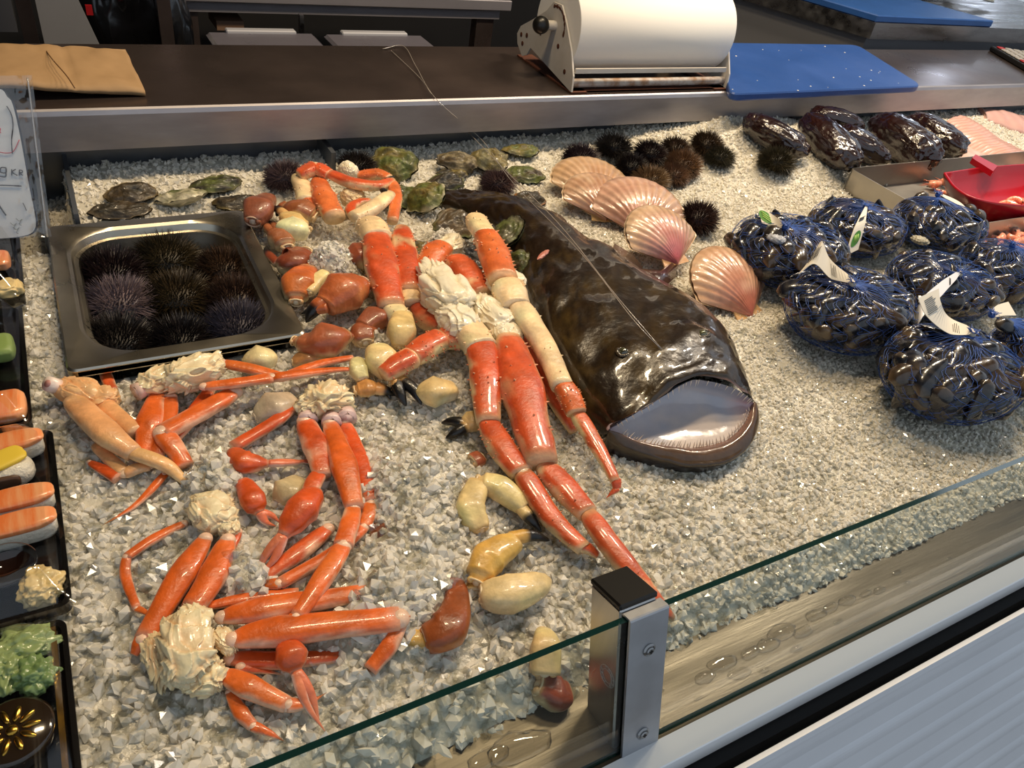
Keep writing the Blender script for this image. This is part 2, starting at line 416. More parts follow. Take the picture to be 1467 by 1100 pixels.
def chunks(P, S, BV, BF, name, parent, aniso=.45, m=None):
    n = len(P); k = len(BV)
    V = BV[None]*(1+RNG.uniform(-.38, .38, (n, k, 1)))
    V = V*(1+RNG.uniform(-aniso, aniso, (n, 1, 3)))
    V = np.einsum('nij,nkj->nki', rotq(n), V)*S[:, None, None]+P[:, None, :]
    F = (BF[None]+(np.arange(n)*k)[:, None, None]).reshape(-1, 3)
    o = mk(name, V.reshape(-1, 3), F, m or ICE, parent, smooth=False); o['kind'] = 'stuff'; return o
def scatter(n, x0, x1, y0, y1):
    P = np.stack([RNG.uniform(x0, x1, n), RNG.uniform(y0, y1, n)], -1)
    d = CM.T @ (np.vstack([P.T, np.zeros(n)])-np.array([[0], [0], [H]]))      # keep what the stall front shows
    px = CX+d[0]/d[2]*FP; py = CY-d[1]/d[2]*FP
    ok = (d[2] > 0) & (px > -80) & (px < 1990) & (py < 1200)
    ok &= ~((P[:, 0] > PX0-.002) & (P[:, 0] < PX1+.002) & (P[:, 1] > PY0-.002) & (P[:, 1] < PY1+.002))
    return P[ok]
P2 = scatter(140000, -.3, 1.5, .245, 1.0)
coarse = np.clip(1.15-(P2[:, 0]-.15)*1.1, .5, 1.15)*np.clip(1.25-(P2[:, 1]-.3)*.7, .6, 1.3)
keep = RNG.uniform(0, 1, len(P2)) < np.clip(.52/coarse**2, 0, 1); P2 = P2[keep]; coarse = coarse[keep]
S = .0037*coarse*RNG.uniform(.55, 1.35, len(P2))
Z = ice_top(P2[:, 0], P2[:, 1])+RNG.uniform(-.0060, -.0012, len(P2))
chunks(np.column_stack([P2, Z]), S, IV, IF, 'coarse_ice_pieces', bed)
P4_ = scatter(16000, -.3, 1.5, .245, 1.0); cz = np.clip(1.15-(P4_[:, 0]-.15)*1.1, .5, 1.15)*np.clip(1.25-(P4_[:, 1]-.3)*.7, .6, 1.3)
CLR = clear_mat('clear_ice', (.94, .94, .92), gloss=.08, rough=.16)
chunks(np.column_stack([P4_, ice_top(P4_[:, 0], P4_[:, 1])+RNG.uniform(-.003, .0002, len(P4_))]), .0042*cz*RNG.uniform(.6, 1.4, len(P4_)), IV, IF, 'clear_ice_pieces', bed, m=CLR)
P3 = scatter(52000, -.3, 3.3, .8, 1.303)
S = .0036*RNG.uniform(.6, 1.4, len(P3))
Z = ice_top(P3[:, 0], P3[:, 1])+RNG.uniform(-.0045, -.0012, len(P3))
chunks(np.column_stack([P3, Z]), S, OV, OF, 'fine_ice_pieces', bed)

# ------------------------------------------------------------------ glass front and its post
TH = math.radians(18.5); UP = np.array([0, math.sin(TH), math.cos(TH)]); FR = np.array([0, -math.cos(TH), math.sin(TH)])
GB = np.array([0, .186, -.021]); GH = (.108+.021)/math.cos(TH)
def slab(o, x0, x1, a0, a1, u0, u1, bev=0):
    V, F = box(x0, x1, a0, a1, u0, u1, bev); return np.array(o)+V[:, :1]*np.array([1, 0, 0])+V[:, 1:2]*FR+V[:, 2:]*UP, F
GLS = clear_mat('pane_glass', (.95, .975, .96)); GLE = mat('glass_edge_green', (16, 52, 48), .12, trans=.3, spec=.7)
def pane(x0, x1, label):
    V, F = slab(GB, x0, x1, -.003, .003, 0, GH)
    o = mk('front_glass', V, F, [GLS, GLE], smooth=False, fm=[1, 1, 0, 0, 1, 1]); setp(o, label, 'glass', 'tilted glass panes of the counter front')
pane(-.6, .318, 'greenish clear glass pane left of the steel post')
pane(.322, 3.6, 'greenish clear glass pane right of the steel post')
pc = W(886, 829, .107); px_ = .316
p0 = GB+np.array([px_, 0, 0])
ps = empty('glass_post', p0, 'square stainless steel post with black cap clamping the glass', 'post')
POSTM = mat('post_steel', (196, 194, 190), .3, 1, var=.1, vscale=30, rvar=.06, stretch=(4, 4, .6))
hw = .0175
V, F = slab(p0, -hw, hw, -.044, -.005, -.01, GH+.004, .0015); mk('tube', V, F, POSTM, ps, smooth=False)
V, F = slab(p0, -hw-.0008, hw+.0008, -.0448, -.0042, GH+.004, GH+.0095, .0015); mk('cap', V, F, mat('black_plastic', (20, 19, 17), .35), ps, smooth=False)
prof = [(.0036, -.004), (.0036, GH+.003), (.0044, GH+.005), (.0058, GH+.0062), (-.006, GH+.0062)]
prof = [(.0042, -.008), (.0042, GH+.0012), (-.0045, GH+.0012), (-.0045, GH+.003), (.0048, GH+.0030), (.0060, GH+.0022), (.0066, GH+.0008), (.0066, -.008)]
xa, xb = .318-.0185, .318+.0185
VV = [GB+np.array([x, 0, 0])+a*FR+u*UP for x in (xa, xb) for a, u in prof]; n = len(prof)
F = [(i, (i+1) % n, n+(i+1) % n, n+i) for i in range(n)]+[tuple(range(n))[::-1], tuple(range(n, 2*n))]
mk('clamp_plate', VV, F, mat('plate_steel', (172, 174, 178), .38, .8, var=.08, vscale=50, rvar=.08), ps, smooth=False)
SCR = mat('screw_steel', (150, 150, 150), .25, 1); DK = mat('recess_black', (14, 14, 14), .6)
for u in (GH-.032, .018):
    c = GB+np.array([.318+(.001), 0, 0])+u*UP+.0066*FR
    def ring(r0, h0, r1, h1, n=20, cc=c):
        A = np.linspace(0, 2*PI, n, endpoint=False)
        a = cc+r0*(np.cos(A)[:, None]*np.array([1, 0, 0])+np.sin(A)[:, None]*UP)+h0*FR
        b = cc+r1*(np.cos(A)[:, None]*np.array([1, 0, 0])+np.sin(A)[:, None]*UP)+h1*FR
        return np.vstack([a, b]), grid_faces(2, n, True)
    mb = MB(); hs = [(.0058, 0), (.0058, .001), (.0046, .0018), (.0040, .0012), (.0036, .0014), (.0034, .0026), (.0024, .0032)]
    for (a, b), (e, f_) in zip(hs, hs[1:]): mb.add(*ring(a, b, e, f_))
    V, F = ring(.0024, .0032, .0001, .0033); mb.add(V, F)
    s = mb.obj('screw', SCR, ps, smooth=False)
    mb = MB()
    for ax in ((1, 0), (0, 1)):
        V, F = box(-.0017 if ax[0] else -.0004, .0017 if ax[0] else .0004, .0030, .0036, -.0017 if ax[1] else -.0004, .0017 if ax[1] else .0004)
        mb.add(c+V[:, :1]*np.array([1, 0, 0])+V[:, 1:2]*FR+V[:, 2:]*UP, F)
    mb.obj('cross_recess', DK, s, smooth=False)
# round stamp on the left face of the post
mb = MB(); cc = p0+np.array([-hw-.0003, 0, 0])+(-.017)*FR+.068*UP
for rr in (.0095, .0060):
    A = np.linspace(0, 2*PI, 33); P = cc+rr*(np.cos(A)[:, None]*FR+np.sin(A)[:, None]*UP); V, F, t, a = tube(P, np.full(33, .00022), 4); mb.add(V, F)
mb.obj('round_stamp', mat('stamp_white', (205, 205, 200), .6), ps)
def text(name, s, origin, xdir, ydir, size, m, parent, extrude=.0001, align='CENTER'):
    cu = bpy.data.curves.new(name, 'FONT'); cu.body = s; cu.size = size; cu.extrude = extrude; cu.align_x = align; cu.materials.append(m)
    tmp = bpy.data.objects.new(name, cu); C.objects.link(tmp); bpy.context.view_layer.update()
    me = bpy.data.meshes.new_from_object(tmp.evaluated_get(bpy.context.evaluated_depsgraph_get()))
    bpy.data.objects.remove(tmp); o = bpy.data.objects.new(name, me); C.objects.link(o)
    xd = Vector(unit(xdir)); yd = Vector(unit(ydir)); zd = xd.cross(yd)
    if parent is not None: o.parent = parent; org = np.array(origin)-root_off(parent)
    else: org = origin
    o.matrix_local = Matrix.Translation(Vector(org)) @ Matrix((xd, yd, zd)).transposed().to_4x4()
    return o
st = mat('stamp_white', (205, 205, 200), .6)
for k, ch in enumerate('NOT BEAR DET'):
    if ch == ' ': continue
    A = 2.4-k*2*PI/12; d = math.cos(A)*(-FR)+math.sin(A)*UP; tdir = math.sin(A)*(-FR)-math.cos(A)*UP
    text('stamp_letter', ch, cc+d*.0066-np.array([.0002, 0, 0]), tdir, d, .0034, st, ps)

# ------------------------------------------------------------------ water drops on the gutter
WAT2 = clear_mat('water', (.93, .92, .90), gloss=.06, rough=.01)
for k, (px, py, s) in enumerate([(1010, 970, 9), (1035, 950, 12), (1060, 965, 10), (1075, 935, 9), (1100, 925, 12), (1120, 905, 14), (1150, 905, 9), (1170, 880, 10),
                               (1190, 870, 8), (1215, 860, 9), (1240, 850, 6), (1260, 845, 7), (1285, 820, 5), (930, 1000, 6), (945, 990, 4), (1050, 990, 5), (1095, 960, 5),
                               (1000, 1000, 4), (740, 1070, 22), (700, 1085, 14), (1200, 890, 5), (1140, 930, 6), (1300, 835, 4), (1360, 800, 3)]):
    P = W(px, py, -.0225)
    if not (.19 < P[1] < .262): continue
    V, F = ico(2); r = s*.0008
    n = 1+.45*fbm(V+k*5, 1.6, k)
    V = V*n[:, None]*np.array([r*1.6, r*.7, min(.0022, r*.4)])
    o = mk('water_drop', V+P+np.array([0, 0, .0003]), F, WAT2)
    setp(o, 'small clear water drop lying on the steel gutter', 'water', 'water drops on the steel gutter')

# ------------------------------------------------------------------ dark shop behind the counter
def wbx(name, px0, py0, px1, py1, Y, dep, m, parent=None, bev=0):
    a = WY(px0, py0, Y); b = WY(px1, py1, Y); return bx(name, (min(a[0], b[0]), max(a[0], b[0]), Y, Y+dep, min(a[2], b[2]), max(a[2], b[2])), m, parent, bev)
t = empty('prep_table', (.8, 2.6, -.9), 'steel preparation table with double rail standing behind the counter', 'table')
BS = mat('table_steel', (178, 172, 176), .35, .7, var=.15, vscale=4)
x0, x1 = WY(250, 10, 2.4)[0], WY(733, 10, 2.4)[0]
z1, z2 = WY(500, -6, 2.4)[2], WY(500, 9, 2.4)[2]; z3 = WY(500, 25, 2.4)[2]
bx('table_top', (x0, x1, 2.4, 3.1, z2, z1+.002), BS, t, .002)
bx('rail', (x0+.004, x1-.03, 2.42, 2.45, z3, z2-.002), BS, t)
for a, b in ((258, 285), (682, 706)):
    xa, xb = WY(a, 40, 2.43)[0], WY(b, 40, 2.43)[0]; bx('leg', (xa, xb, 2.43, 2.47, -1.2, z3), STEELD, t)
xa, xb = WY(228, 30, 2.2)[0], WY(247, 30, 2.2)[0]
g = bx('steel_upright', (xa, xb, 2.2, 2.24, -1.2, .5), STEELD); setp(g, 'narrow dark steel upright left of the preparation table', 'post')
g = bx('steel_upright', (WY(28, 30, 2.1)[0], WY(50, 30, 2.1)[0], 2.1, 2.14, -1.2, .5), STEELD); setp(g, 'dark steel upright above the brown paper bag', 'post')
PLB = mat('box_plastic', (118, 114, 124), .35, trans=.35, spec=.5, rvar=.1)
for (a, b, c_, lab) in ((287, 455, 46, 'translucent plastic storage box with lid under the table, left one'), (455, 610, 49, 'translucent plastic storage box with lid under the table, right one')):
    P = WY(a+8, 56, 2.2); Q = WY(b-6, 56, 2.2); zt = WY((a+b)/2, c_, 2.2)[2]
    r = empty('storage_box', (P[0], 1.95, -.3), lab, 'box')
    V, F = box(P[0]+.02, Q[0]-.02, 1.93, 2.18, -.5, zt-.012, .01); mk('box_body', V, F, PLB, r, smooth=False)
    V, F = box(P[0]-.0, Q[0]+.0, 1.90, 2.2, zt-.014, zt, .008); mk('lid', V, F, PLB, r, smooth=False)
    bx('lid_handle', (P[0]+.05, Q[0]-.05, 2.185, 2.21, zt-.01, zt+.008), mat('box_clip', (170, 170, 176), .4), r, .003)
g = wbx('cardboard_box', 310, 30, 350, 44, 2.45, .12, mat('cardboard', (110, 84, 66), .8)); setp(g, 'small brown cardboard box under the preparation table', 'box')
g = wbx('metal_bar', 430, 22, 436, 60, 2.3, .02, STEEL); setp(g, 'thin upright metal bar between the storage boxes', 'bar')
a, b = WY(48, -10, 2.0), WY(118, 68, 2.0)
V, F = box(a[0], b[0]+.03, 2.0, 2.02, -.6, .3); V[:, 0] += (V[:, 2])*-.28*(V[:, 0] > (a[0]+b[0])/2)
g = mk('white_board', V, F, mat('dull_white', (122, 120, 120), .6, var=.1, vscale=4), smooth=False); setp(g, 'dull white panel leaning behind the brown paper bag', 'panel')
g = wbx('dark_cabinet', -40, -20, 26, 46, 2.3, .3, mat('cabinet_grey', (70, 70, 74), .5)); setp(g, 'dark grey cabinet at the far left behind the counter', 'cabinet')
P = WY(175, 20, 2.3); V, F = ico(4); n = fbm(V, 2.2, 4); rd = np.abs(np.sin(9*V[:, 2]+4*n))
V = V*(1+.12*n+.03*rd)[:, None]*np.array([.15, .12, .30])+P+np.array([0.02, .05, -.05])
r = empty('rubbish_bag', (P[0], P[1], P[2]-.3), 'black plastic rubbish bag hanging behind the counter', 'bag')
mk('bag_body', V, F, mat('black_film', (10, 10, 12), .18, spec=.8, coat=.5, bump=.8, bscale=18), r)
g = wbx('red_edge', 122, 8, 134, 22, 2.12, .01, mat('red_film', (150, 20, 24), .4), r); g['label'] = 'red piece of film'
# side bench with a blue board, right
a = W(1290, 36, .19); b = W(1168, 0, .19); c_ = W(1437, 42, .19); ang = math.atan2(c_[1]-a[1], c_[0]-a[0])
sb = empty('side_bench', (a[0], a[1], -1.2), 'steel side bench behind the counter carrying the darker blue board', 'bench')
def rbox(name, o, u, v, l0, l1, w0, w1, z0, z1, m, parent=None, bev=0):
    V, F = box(l0, l1, w0, w1, z0, z1, bev); P = np.array([o[0], o[1], 0])+V[:, :1]*np.append(u, 0)+V[:, 1:2]*np.append(v, 0)+V[:, 2:]*np.array([0, 0, 1])
    return mk(name, P, F, m, parent, smooth=False)
u = unit((c_-a)[:2]); v = unit((b-a)[:2]); v = unit(v)
o_ = a[:2]+v*.02+np.array([0, .06])
BL2 = mat('blue_board_worn', (34, 74, 132), .45, var=.15, vscale=14, bump=.1, bscale=120)
rbox('bench_top', o_, u, v, -.005, 1.5, -.005, .8, .13, .175, STEEL, sb)
rbox('bench_body', o_, u, v, .02, 1.5, .02, .8, -1.2, .13, mat('bench_steel', (150, 150, 154), .4, .6), sb)
r = rbox('blue_cutting_board', o_, u, v, 0, .55, 0, .62, .175, .195, BL2, None, .003); setp(r, 'dark blue cutting board lying on the side bench at top right', 'cutting board')
mb = MB(); q = WY(1370, 3, 1.95)
for k in range(5):
    A = np.linspace(0, 2*PI, 24); cpt = np.array([q[0]+.02*k, 1.9+.02*k, .205+.004*k])
    V, F, t_, a_ = tube(cpt+np.stack([(.10-.012*k)*np.cos(A), .06*np.sin(A), 0*A+.006*np.sin(A*2)], -1), np.full(24, .004), 6); mb.add(V, F)
r = mb.obj('hose_coil', mat('hose_grey', (140, 140, 136), .5)); setp(r, 'coiled grey hose lying on the dark blue board', 'hose')

# ------------------------------------------------------------------ things on the serving counter
ZC = .1205
# blue cutting board
r = empty('blue_cutting_board', (1.6, 1.4, ZC), 'bright blue cutting board on the steel counter, beside the paper roll', 'cutting board')
P4 = [W(1046, 136, ZC+.014), W(1322, 124, ZC+.014), W(1228, 65, ZC+.014), W(1028, 62, ZC+.014)]
def roundpoly(P, rad, n=6):
    out = []
    for i in range(len(P)):
        a, b, c = P[i-1], P[i], P[(i+1) % len(P)]; u_, v_ = unit(a-b), unit(c-b)
        for t in np.linspace(0, 1, n): out.append((1-t)**2*(b+u_*rad)+2*t*(1-t)*b+t*t*(b+v_*rad))
    return np.array(out)
def plate(P, z0, z1, bev=.003):
    P = np.array(P)[:, :2]; c = P.mean(0); n = len(P); L = []
    def ins(d): return P+np.array([unit(c-p)*d for p in P])
    for q, z in ((ins(bev), z0), (P, z0+bev), (P, z1-bev), (ins(bev), z1)): L.append(np.column_stack([q, np.full(n, z)]))
    V = np.vstack(L); F = grid_faces(4, n, True)+[tuple(range(n))[::-1], tuple(range(3*n, 4*n))]; return V, F
V, F = plate(roundpoly(P4, .035), ZC, ZC+.016); mk('board', V, F, mat('blue_board', (44, 78, 142), .38, var=.1, vscale=9, bump=.15, bscale=90, rvar=.08), r, smooth=False)
mb = MB()
for k in range(26):
    t = RNG.uniform(size=2); p = P4[0]*(1-t[0])*(1-t[1])+P4[1]*t[0]*(1-t[1])+P4[2]*t[0]*t[1]+P4[3]*(1-t[0])*t[1]; V, F = ico(0)
    mb.add(V*RNG.uniform(.0012, .003)*np.array([1, 1, .3])+np.array([p[0], p[1], ZC+.0162]), F)
mb.obj('crumbs', mat('crumb_white', (225, 222, 215), .5), r)['kind'] = 'stuff'
# paper roll dispenser
RX0, RX1 = .880, 1.283; r = empty('paper_roll_dispenser', (1.08, 1.38, ZC), 'rusty white enamel paper roll dispenser with a large white roll', 'dispenser')
ENA = mat('chipped_enamel', (208, 202, 192), .4, col2=(196, 188, 176), vscale=10, bump=.1); RUST = mat('rust', (84, 44, 26), .8, var=.4, vscale=60)
yc, zc, rr = 1.362, ZC+.098, .082
for k, xx in enumerate((RX0, RX1)):
    pr = [(1.264, 0), (1.268, .030), (1.290, .070), (1.325, .112), (1.350, .136), (1.380, .134), (1.402, .112), (1.450, .082), (1.492, .058), (1.503, .040), (1.496, .022), (1.470, .004), (1.452, .012), (1.440, .030)]
    V = np.array([(xx+s, y, ZC+.002+z) for s in (-.0018, .0018) for y, z in pr]); n = len(pr)
    F = [(i, (i+1) % n, n+(i+1) % n, n+i) for i in range(n)]+[tuple(range(n))[::-1], tuple(range(n, 2*n))]
    s_ = mk('side_plate', V, F, ENA, r, smooth=False)
    mb = MB(); A = np.linspace(1.2, 3.3, 20)
    for aa in A:
        V, F = ico(1); rn = RNG.uniform(.001, .0035)
        mb.add(V*np.array([.0006, rn, rn*1.3])+np.array([xx-.0022, yc-.0+.036*math.cos(aa), zc-.002+.036*math.sin(aa)]), F)
    for y_, z_ in ((1.475, ZC+.03), (1.485, ZC+.045), (1.462, ZC+.05), (1.41, ZC+.07), (1.30, ZC+.03), (1.338, ZC+.066)):
        V, F = ico(1); mb.add(V*np.array([.0008, .005, .005])+np.array([xx-.002, y_, z_]), F)
    mb.obj('paint_chips', RUST, s_)['kind'] = 'stuff'
    bx('foot', (xx-.002, xx+.035*(1-2*k) if k == 0 else xx+.002, 1.262, 1.49, ZC, ZC+.003) if k == 0 else (xx-.035, xx+.002, 1.262, 1.49, ZC, ZC+.003), RUST, r)
A = np.linspace(0, 2*PI, 64, endpoint=False); mb = MB()
prr = [(0, .02), (0, rr), (.0008, rr+.0008), (RX1-RX0-.012, rr+.0008), (RX1-RX0-.011, rr), (RX1-RX0-.011, .02)]
V = np.vstack([np.column_stack([np.full(64, RX0+.005+a), yc+b*np.cos(A), zc+b*np.sin(A)]) for a, b in prr])
o = mk('paper_roll', V, grid_faces(len(prr), 64, True), mat('white_paper', (238, 234, 226), .75), r)
for p in o.data.polygons: p.use_smooth = abs(p.normal.x) < .5
V, F, t, a = tube([(RX0-.024, yc, zc), (RX1+.01, yc, zc)], [.009, .009], 16); mk('axle', V, F, ENA, r)
V, F = ico(3); mk('round_knob', V*.0165+np.array([RX0-.034, yc, zc]), F, mat('black_plastic', (20, 19, 17), .25), r)
V, F, t, a = tube([(RX0+.002, 1.282, ZC+.014), (RX1-.002, 1.282, ZC+.014)], [.0085, .0085], 16)
mk('front_tube', V, F, mat('rusty_white', (190, 182, 174), .5, col2=(150, 116, 88), vscale=40), r)
bx('cutter_bar', (RX0+.004, RX1-.012, 1.270, 1.274, ZC+.036, ZC+.045), ENA, r)
V, F = prism([(1.270, ZC+.003), (1.274, ZC+.001), (1.31, ZC+.001), (1.31, ZC+.003)], RX0, RX1); mk('base_strip', V, F, RUST, r, smooth=False)
# brown paper bag
mb = MB(); nx, ny = 40, 16; Vt = []
c0, c1, c2, c3 = W(-70, 116, ZC+.03), W(208, 131, ZC+.008), W(180, 73, ZC+.008), W(-70, 60, ZC+.02)
for lev in (0, 1):
    for i in range(nx):
        for j in range(ny):
            s, t = i/(nx-1), j/(ny-1); p = (c0*(1-s)+c1*s)*(1-t)+(c3*(1-s)+c2*s)*t
            q = p.copy(); wv = .006*vnoise(p[0]*22, p[1]*22, 0, 5)+.003*vnoise(p[0]*70, p[1]*50, 1, 6)
            edge = min(s, 1)*0+min(1-s, .15)/.15*min(t, .12)/.12*min(1-t, .12)/.12
            if lev: q[2] = p[2]+.002+wv*.6+.004*edge-.003*math.exp(-((p[0]-.023)/.004)**2)
            else: q[2] = max(ZC+.001, p[2]-.006+wv*.3)
            Vt.append(q)
F = grid_faces(nx, ny)+[tuple(x+nx*ny for x in f[::-1]) for f in grid_faces(nx, ny)]
for j in range(ny-1): F.append(((nx-1)*ny+j, (nx-1)*ny+j+1, nx*ny+(nx-1)*ny+j+1, nx*ny+(nx-1)*ny+j))
for i in range(nx-1): F.append((i*ny, (i+1)*ny, nx*ny+(i+1)*ny, nx*ny+i*ny)); F.append((i*ny+ny-1, (i+1)*ny+ny-1, nx*ny+(i+1)*ny+ny-1, nx*ny+i*ny+ny-1))
Vt = np.array(Vt); r = empty('paper_bag', (Vt[:, 0].mean(), Vt[:, 1].mean(), ZC), 'flat crumpled brown paper bag on the left end of the counter', 'bag')
mk('bag_sheet', Vt, F, mat('kraft_paper', (160, 128, 90), .75, var=.08, vscale=20, bump=.3, bscale=30), r)
s = W(62, 67, ZC+.018); e = W(107, 126, ZC+.026); pts = catmull([s, W(75, 85, ZC+.031), W(95, 108, ZC+.033), e], 6)
V, F, t, a = tube(pts, np.full(len(pts), .0009), 5); mk('fold_seam', V, F, mat('kraft_dark', (96, 66, 34), .7), r)
# keypad at the right edge
r = empty('keypad', (2.8, 1.45, ZC), 'black keypad lying on the counter at the right edge of the frame', 'keypad')
a, b = W(1416, 72, ZC), W(1470, 104, ZC); u_ = unit((b-a)[:2]); v_ = np.array([-u_[1], u_[0]])
rbox('keypad_case', a[:2], u_, v_, 0, .34, 0, .16, ZC, ZC+.014, mat('black_plastic', (20, 19, 17), .35), r, .003)
KW = mat('key_grey', (150, 146, 140), .5)
for i in range(11):
    for j in range(5):
        rbox('key', a[:2], u_, v_, .012+i*.029, .012+i*.029+.022, .012+j*.028, .012+j*.028+.021, ZC+.0135, ZC+.0185, KW if (i+j) % 5 else mat('key_red', (150, 40, 44), .5), r, .002)
# two clear fishing lines
for k, pts in enumerate(([W(560, 72, ZC+.002), W(600, 110, ZC+.003), W(622, 139, ZC+.003), G(660, 178, .03), G(720, 240, .06), G(800, 320, .095), G(880, 420, .10), G(948, 500, .088)],
                         [W(548, 70, ZC+.002), W(578, 66, ZC+.004), W(596, 95, ZC+.003), W(625, 142, ZC+.003), G(690, 200, .03), G(735, 262, .06), G(830, 360, .10), G(905, 455, .10), G(945, 498, .088)])):
    P = catmull(pts, 8); V, F, t, a = tube(P, np.full(len(P), .0006), 5)
    o = mk('clear_line', V, F, mat('nylon', (170, 160, 150), .2, trans=.3))
    setp(o, ['thin clear line from the counter down onto the big fish, the straighter one', 'thin clear line looping on the counter then down onto the big fish'][k], 'line')
# BEGIN-FOOD
# ------------------------------------------------------------------ sea urchins
URM = None
def urchin_mat():
    m = mat('urchin_spines', objcol=True, rough=.45, var=.35, vscale=120, spec=.4)
    return m
URM = urchin_mat()
def make_urchin(seed, name='sea_urchin', R=.031, ns=950):
    rg = np.random.default_rng(seed)
    t = bpy.data.objects.new(name, None); C.objects.link(t); t.empty_display_size = .01
    V, F = ico(3); V = V*np.array([R*.72, R*.72, R*.46])+np.array([0, 0, R*.5])
    b = mk('shell_body', V, F, URM, t, local=True)
    i = np.arange(ns)+.5; ph = np.arccos(1-1.72*i/ns); th = PI*(1+5**.5)*i
    D = np.stack([np.cos(th)*np.sin(ph), np.sin(th)*np.sin(ph), np.cos(ph)], -1)
    D0 = D*np.array([R*.70, R*.70, R*.44])+np.array([0, 0, R*.5])
    N = D*np.array([1, 1, 1.15])+rg.normal(0, .20, (ns, 3)); N /= np.linalg.norm(N, axis=1)[:, None]
    ln = R*rg.uniform(.30, .52, ns); tip = D0+N*ln[:, None]; tip[:, 2] = np.maximum(tip[:, 2], .0005)
    s = np.cross(N, [0, 0, 1.])+rg.normal(0, .01, (ns, 3)); s /= np.linalg.norm(s, axis=1)[:, None]+1e-9; q = np.cross(N, s); r = R*.025
    Vs = np.stack([D0+s*r, D0-s*r*.5+q*r*.87, D0-s*r*.5-q*r*.87, tip], 1).reshape(-1, 3)
    F = (np.array([(0, 1, 3), (1, 2, 3), (2, 0, 3)])[None]+(np.arange(ns)*4)[:, None, None]).reshape(-1, 3)
    sp = mk('spines', Vs, F, URM, t, smooth=False, local=True); sp['kind'] = 'stuff'
    return t
UPROTO = [make_urchin(k) for k in range(3)]
UUSED = [False]*3
UDK, UPU, UBR, UGR = (32, 24, 22), (122, 106, 104), (58, 44, 30), (98, 82, 54)
def urchin(px, py, wpx, col, label, group, onpan=None, lift=0.0, tilt=0):
    k = random.randrange(3)
    P = G(px, py, lift) if onpan is None else np.array(onpan)
    if UUSED[k]: o = copy_tree(UPROTO[k])
    else: o = UPROTO[k]; UUSED[k] = True
    R = wpx/2*scale_at(P)/ (0.031*1.03)
    o.location = tuple(P); o.scale = (R, R, R*random.uniform(.92, 1.05)); o.rotation_euler = (tilt, random.uniform(-.12, .12), random.uniform(0, 6.28))
    f = lin(tuple(min(255, c*random.uniform(.9, 1.15)) for c in col))
    for ch in o.children: ch.color = f+(1,)
    return setp(o, label, 'sea urchin', group)
gp = 'sea urchins in the steel pan'
ZF = -.040
for px, py, wd, c, lab in [
    (162, 395, 92, UDK, 'black sea urchin in the pan, back left'), (238, 372, 92, UBR, 'dark brown sea urchin in the pan, middle of the back row'),
    (322, 385, 84, UBR, 'dark brown sea urchin in the pan, back right corner'), (172, 436, 100, UPU, 'pale mauve sea urchin in the pan, left of the middle row'),
    (255, 425, 94, UBR, 'dark brown sea urchin in the very middle of the pan'), (338, 430, 88, UBR, 'brown sea urchin in the pan, right of the middle row'),
    (168, 492, 104, UDK, 'blackish sea urchin in the pan, front left corner'), (260, 490, 92, UDK, 'blackish sea urchin in the pan, middle of the front row'),
    (344, 474, 96, (84, 68, 72), 'purplish sea urchin in the pan, front right corner')]:
    z = ZF; p = W(px, py+2, z+.02); urchin(px, py, wd*1.08, c, lab, gp, onpan=(p[0], p[1], z))
g1 = 'sea urchins lying on the ice'
for px, py, wd, c, lab in [
    (410, 268, 62, (84, 62, 62), 'purplish brown sea urchin left of the topmost red crab leg'), (512, 250, 58, UDK, 'black sea urchin behind the topmost red crab leg'),
    (712, 276, 56, (78, 60, 62), 'mauve sea urchin resting among the middle oysters'),
    (830, 240, 58, (52, 34, 38), 'purplish sea urchin at the left end of the back cluster'), (876, 226, 56, UDK, 'black sea urchin second from left in the back cluster'),
    (928, 232, 54, UDK, 'blackish sea urchin in the middle of the back cluster'), (965, 224, 48, UBR, 'brown sea urchin just left of the rearmost one in the back cluster'),
    (1008, 219, 52, UBR, 'rearmost dark sea urchin at the back cluster, top right'), (902, 250, 50, UDK, 'black sea urchin in front of the second one from left'),
    (975, 250, 58, UGR, 'olive brown sea urchin in the centre right of the back cluster'), (1027, 236, 48, UBR, 'dark brown sea urchin at the right end of the back cluster'),
    (930, 272, 58, UGR, 'olive sea urchin at the front of the back cluster, nearest the scallops'), (962, 262, 46, UGR, 'olive sea urchin tucked between two others at the front of the back cluster'),
    (1106, 246, 58, UBR, 'single brown sea urchin alone on the white ice in front of the dark meat'), (997, 326, 64, (46, 32, 28), 'single dark sea urchin alone between the scallops and netted mussels')]:
    urchin(px, py, wd, c, lab, g1, lift=.0, tilt=random.uniform(0, .2))

# ------------------------------------------------------------------ steel pan
def rrect(x0, x1, y0, y1, r, z, n=8):
    out = []
    for cx_, cy_, a0 in ((x1-r, y1-r, 0), (x0+r, y1-r, PI/2), (x0+r, y0+r, PI), (x1-r, y0+r, 1.5*PI)):
        for k in range(n): a = a0+PI/2*k/(n-1); out.append((cx_+r*math.cos(a), cy_+r*math.sin(a), z))
    return np.array(out)
ZP = .022
rings = [rrect(PX0, PX1, PY0, PY1, .010, ZP-.009), rrect(PX0, PX1, PY0, PY1, .010, ZP-.002), rrect(PX0+.002, PX1-.002, PY0+.002, PY1-.002, .010, ZP),
         rrect(PX0+.019, PX1-.019, PY0+.019, PY1-.019, .062, ZP), rrect(PX0+.023, PX1-.023, PY0+.023, PY1-.023, .060, ZP-.003),
         rrect(PX0+.026, PX1-.026, PY0+.026, PY1-.026, .058, ZP-.012), rrect(PX0+.030, PX1-.030, PY0+.030, PY1-.030, .056, ZP-.013),
         rrect(PX0+.036, PX1-.036, PY0+.036, PY1-.036, .054, ZF+.008), rrect(PX0+.044, PX1-.044, PY0+.044, PY1-.044, .048, ZF-.001)]
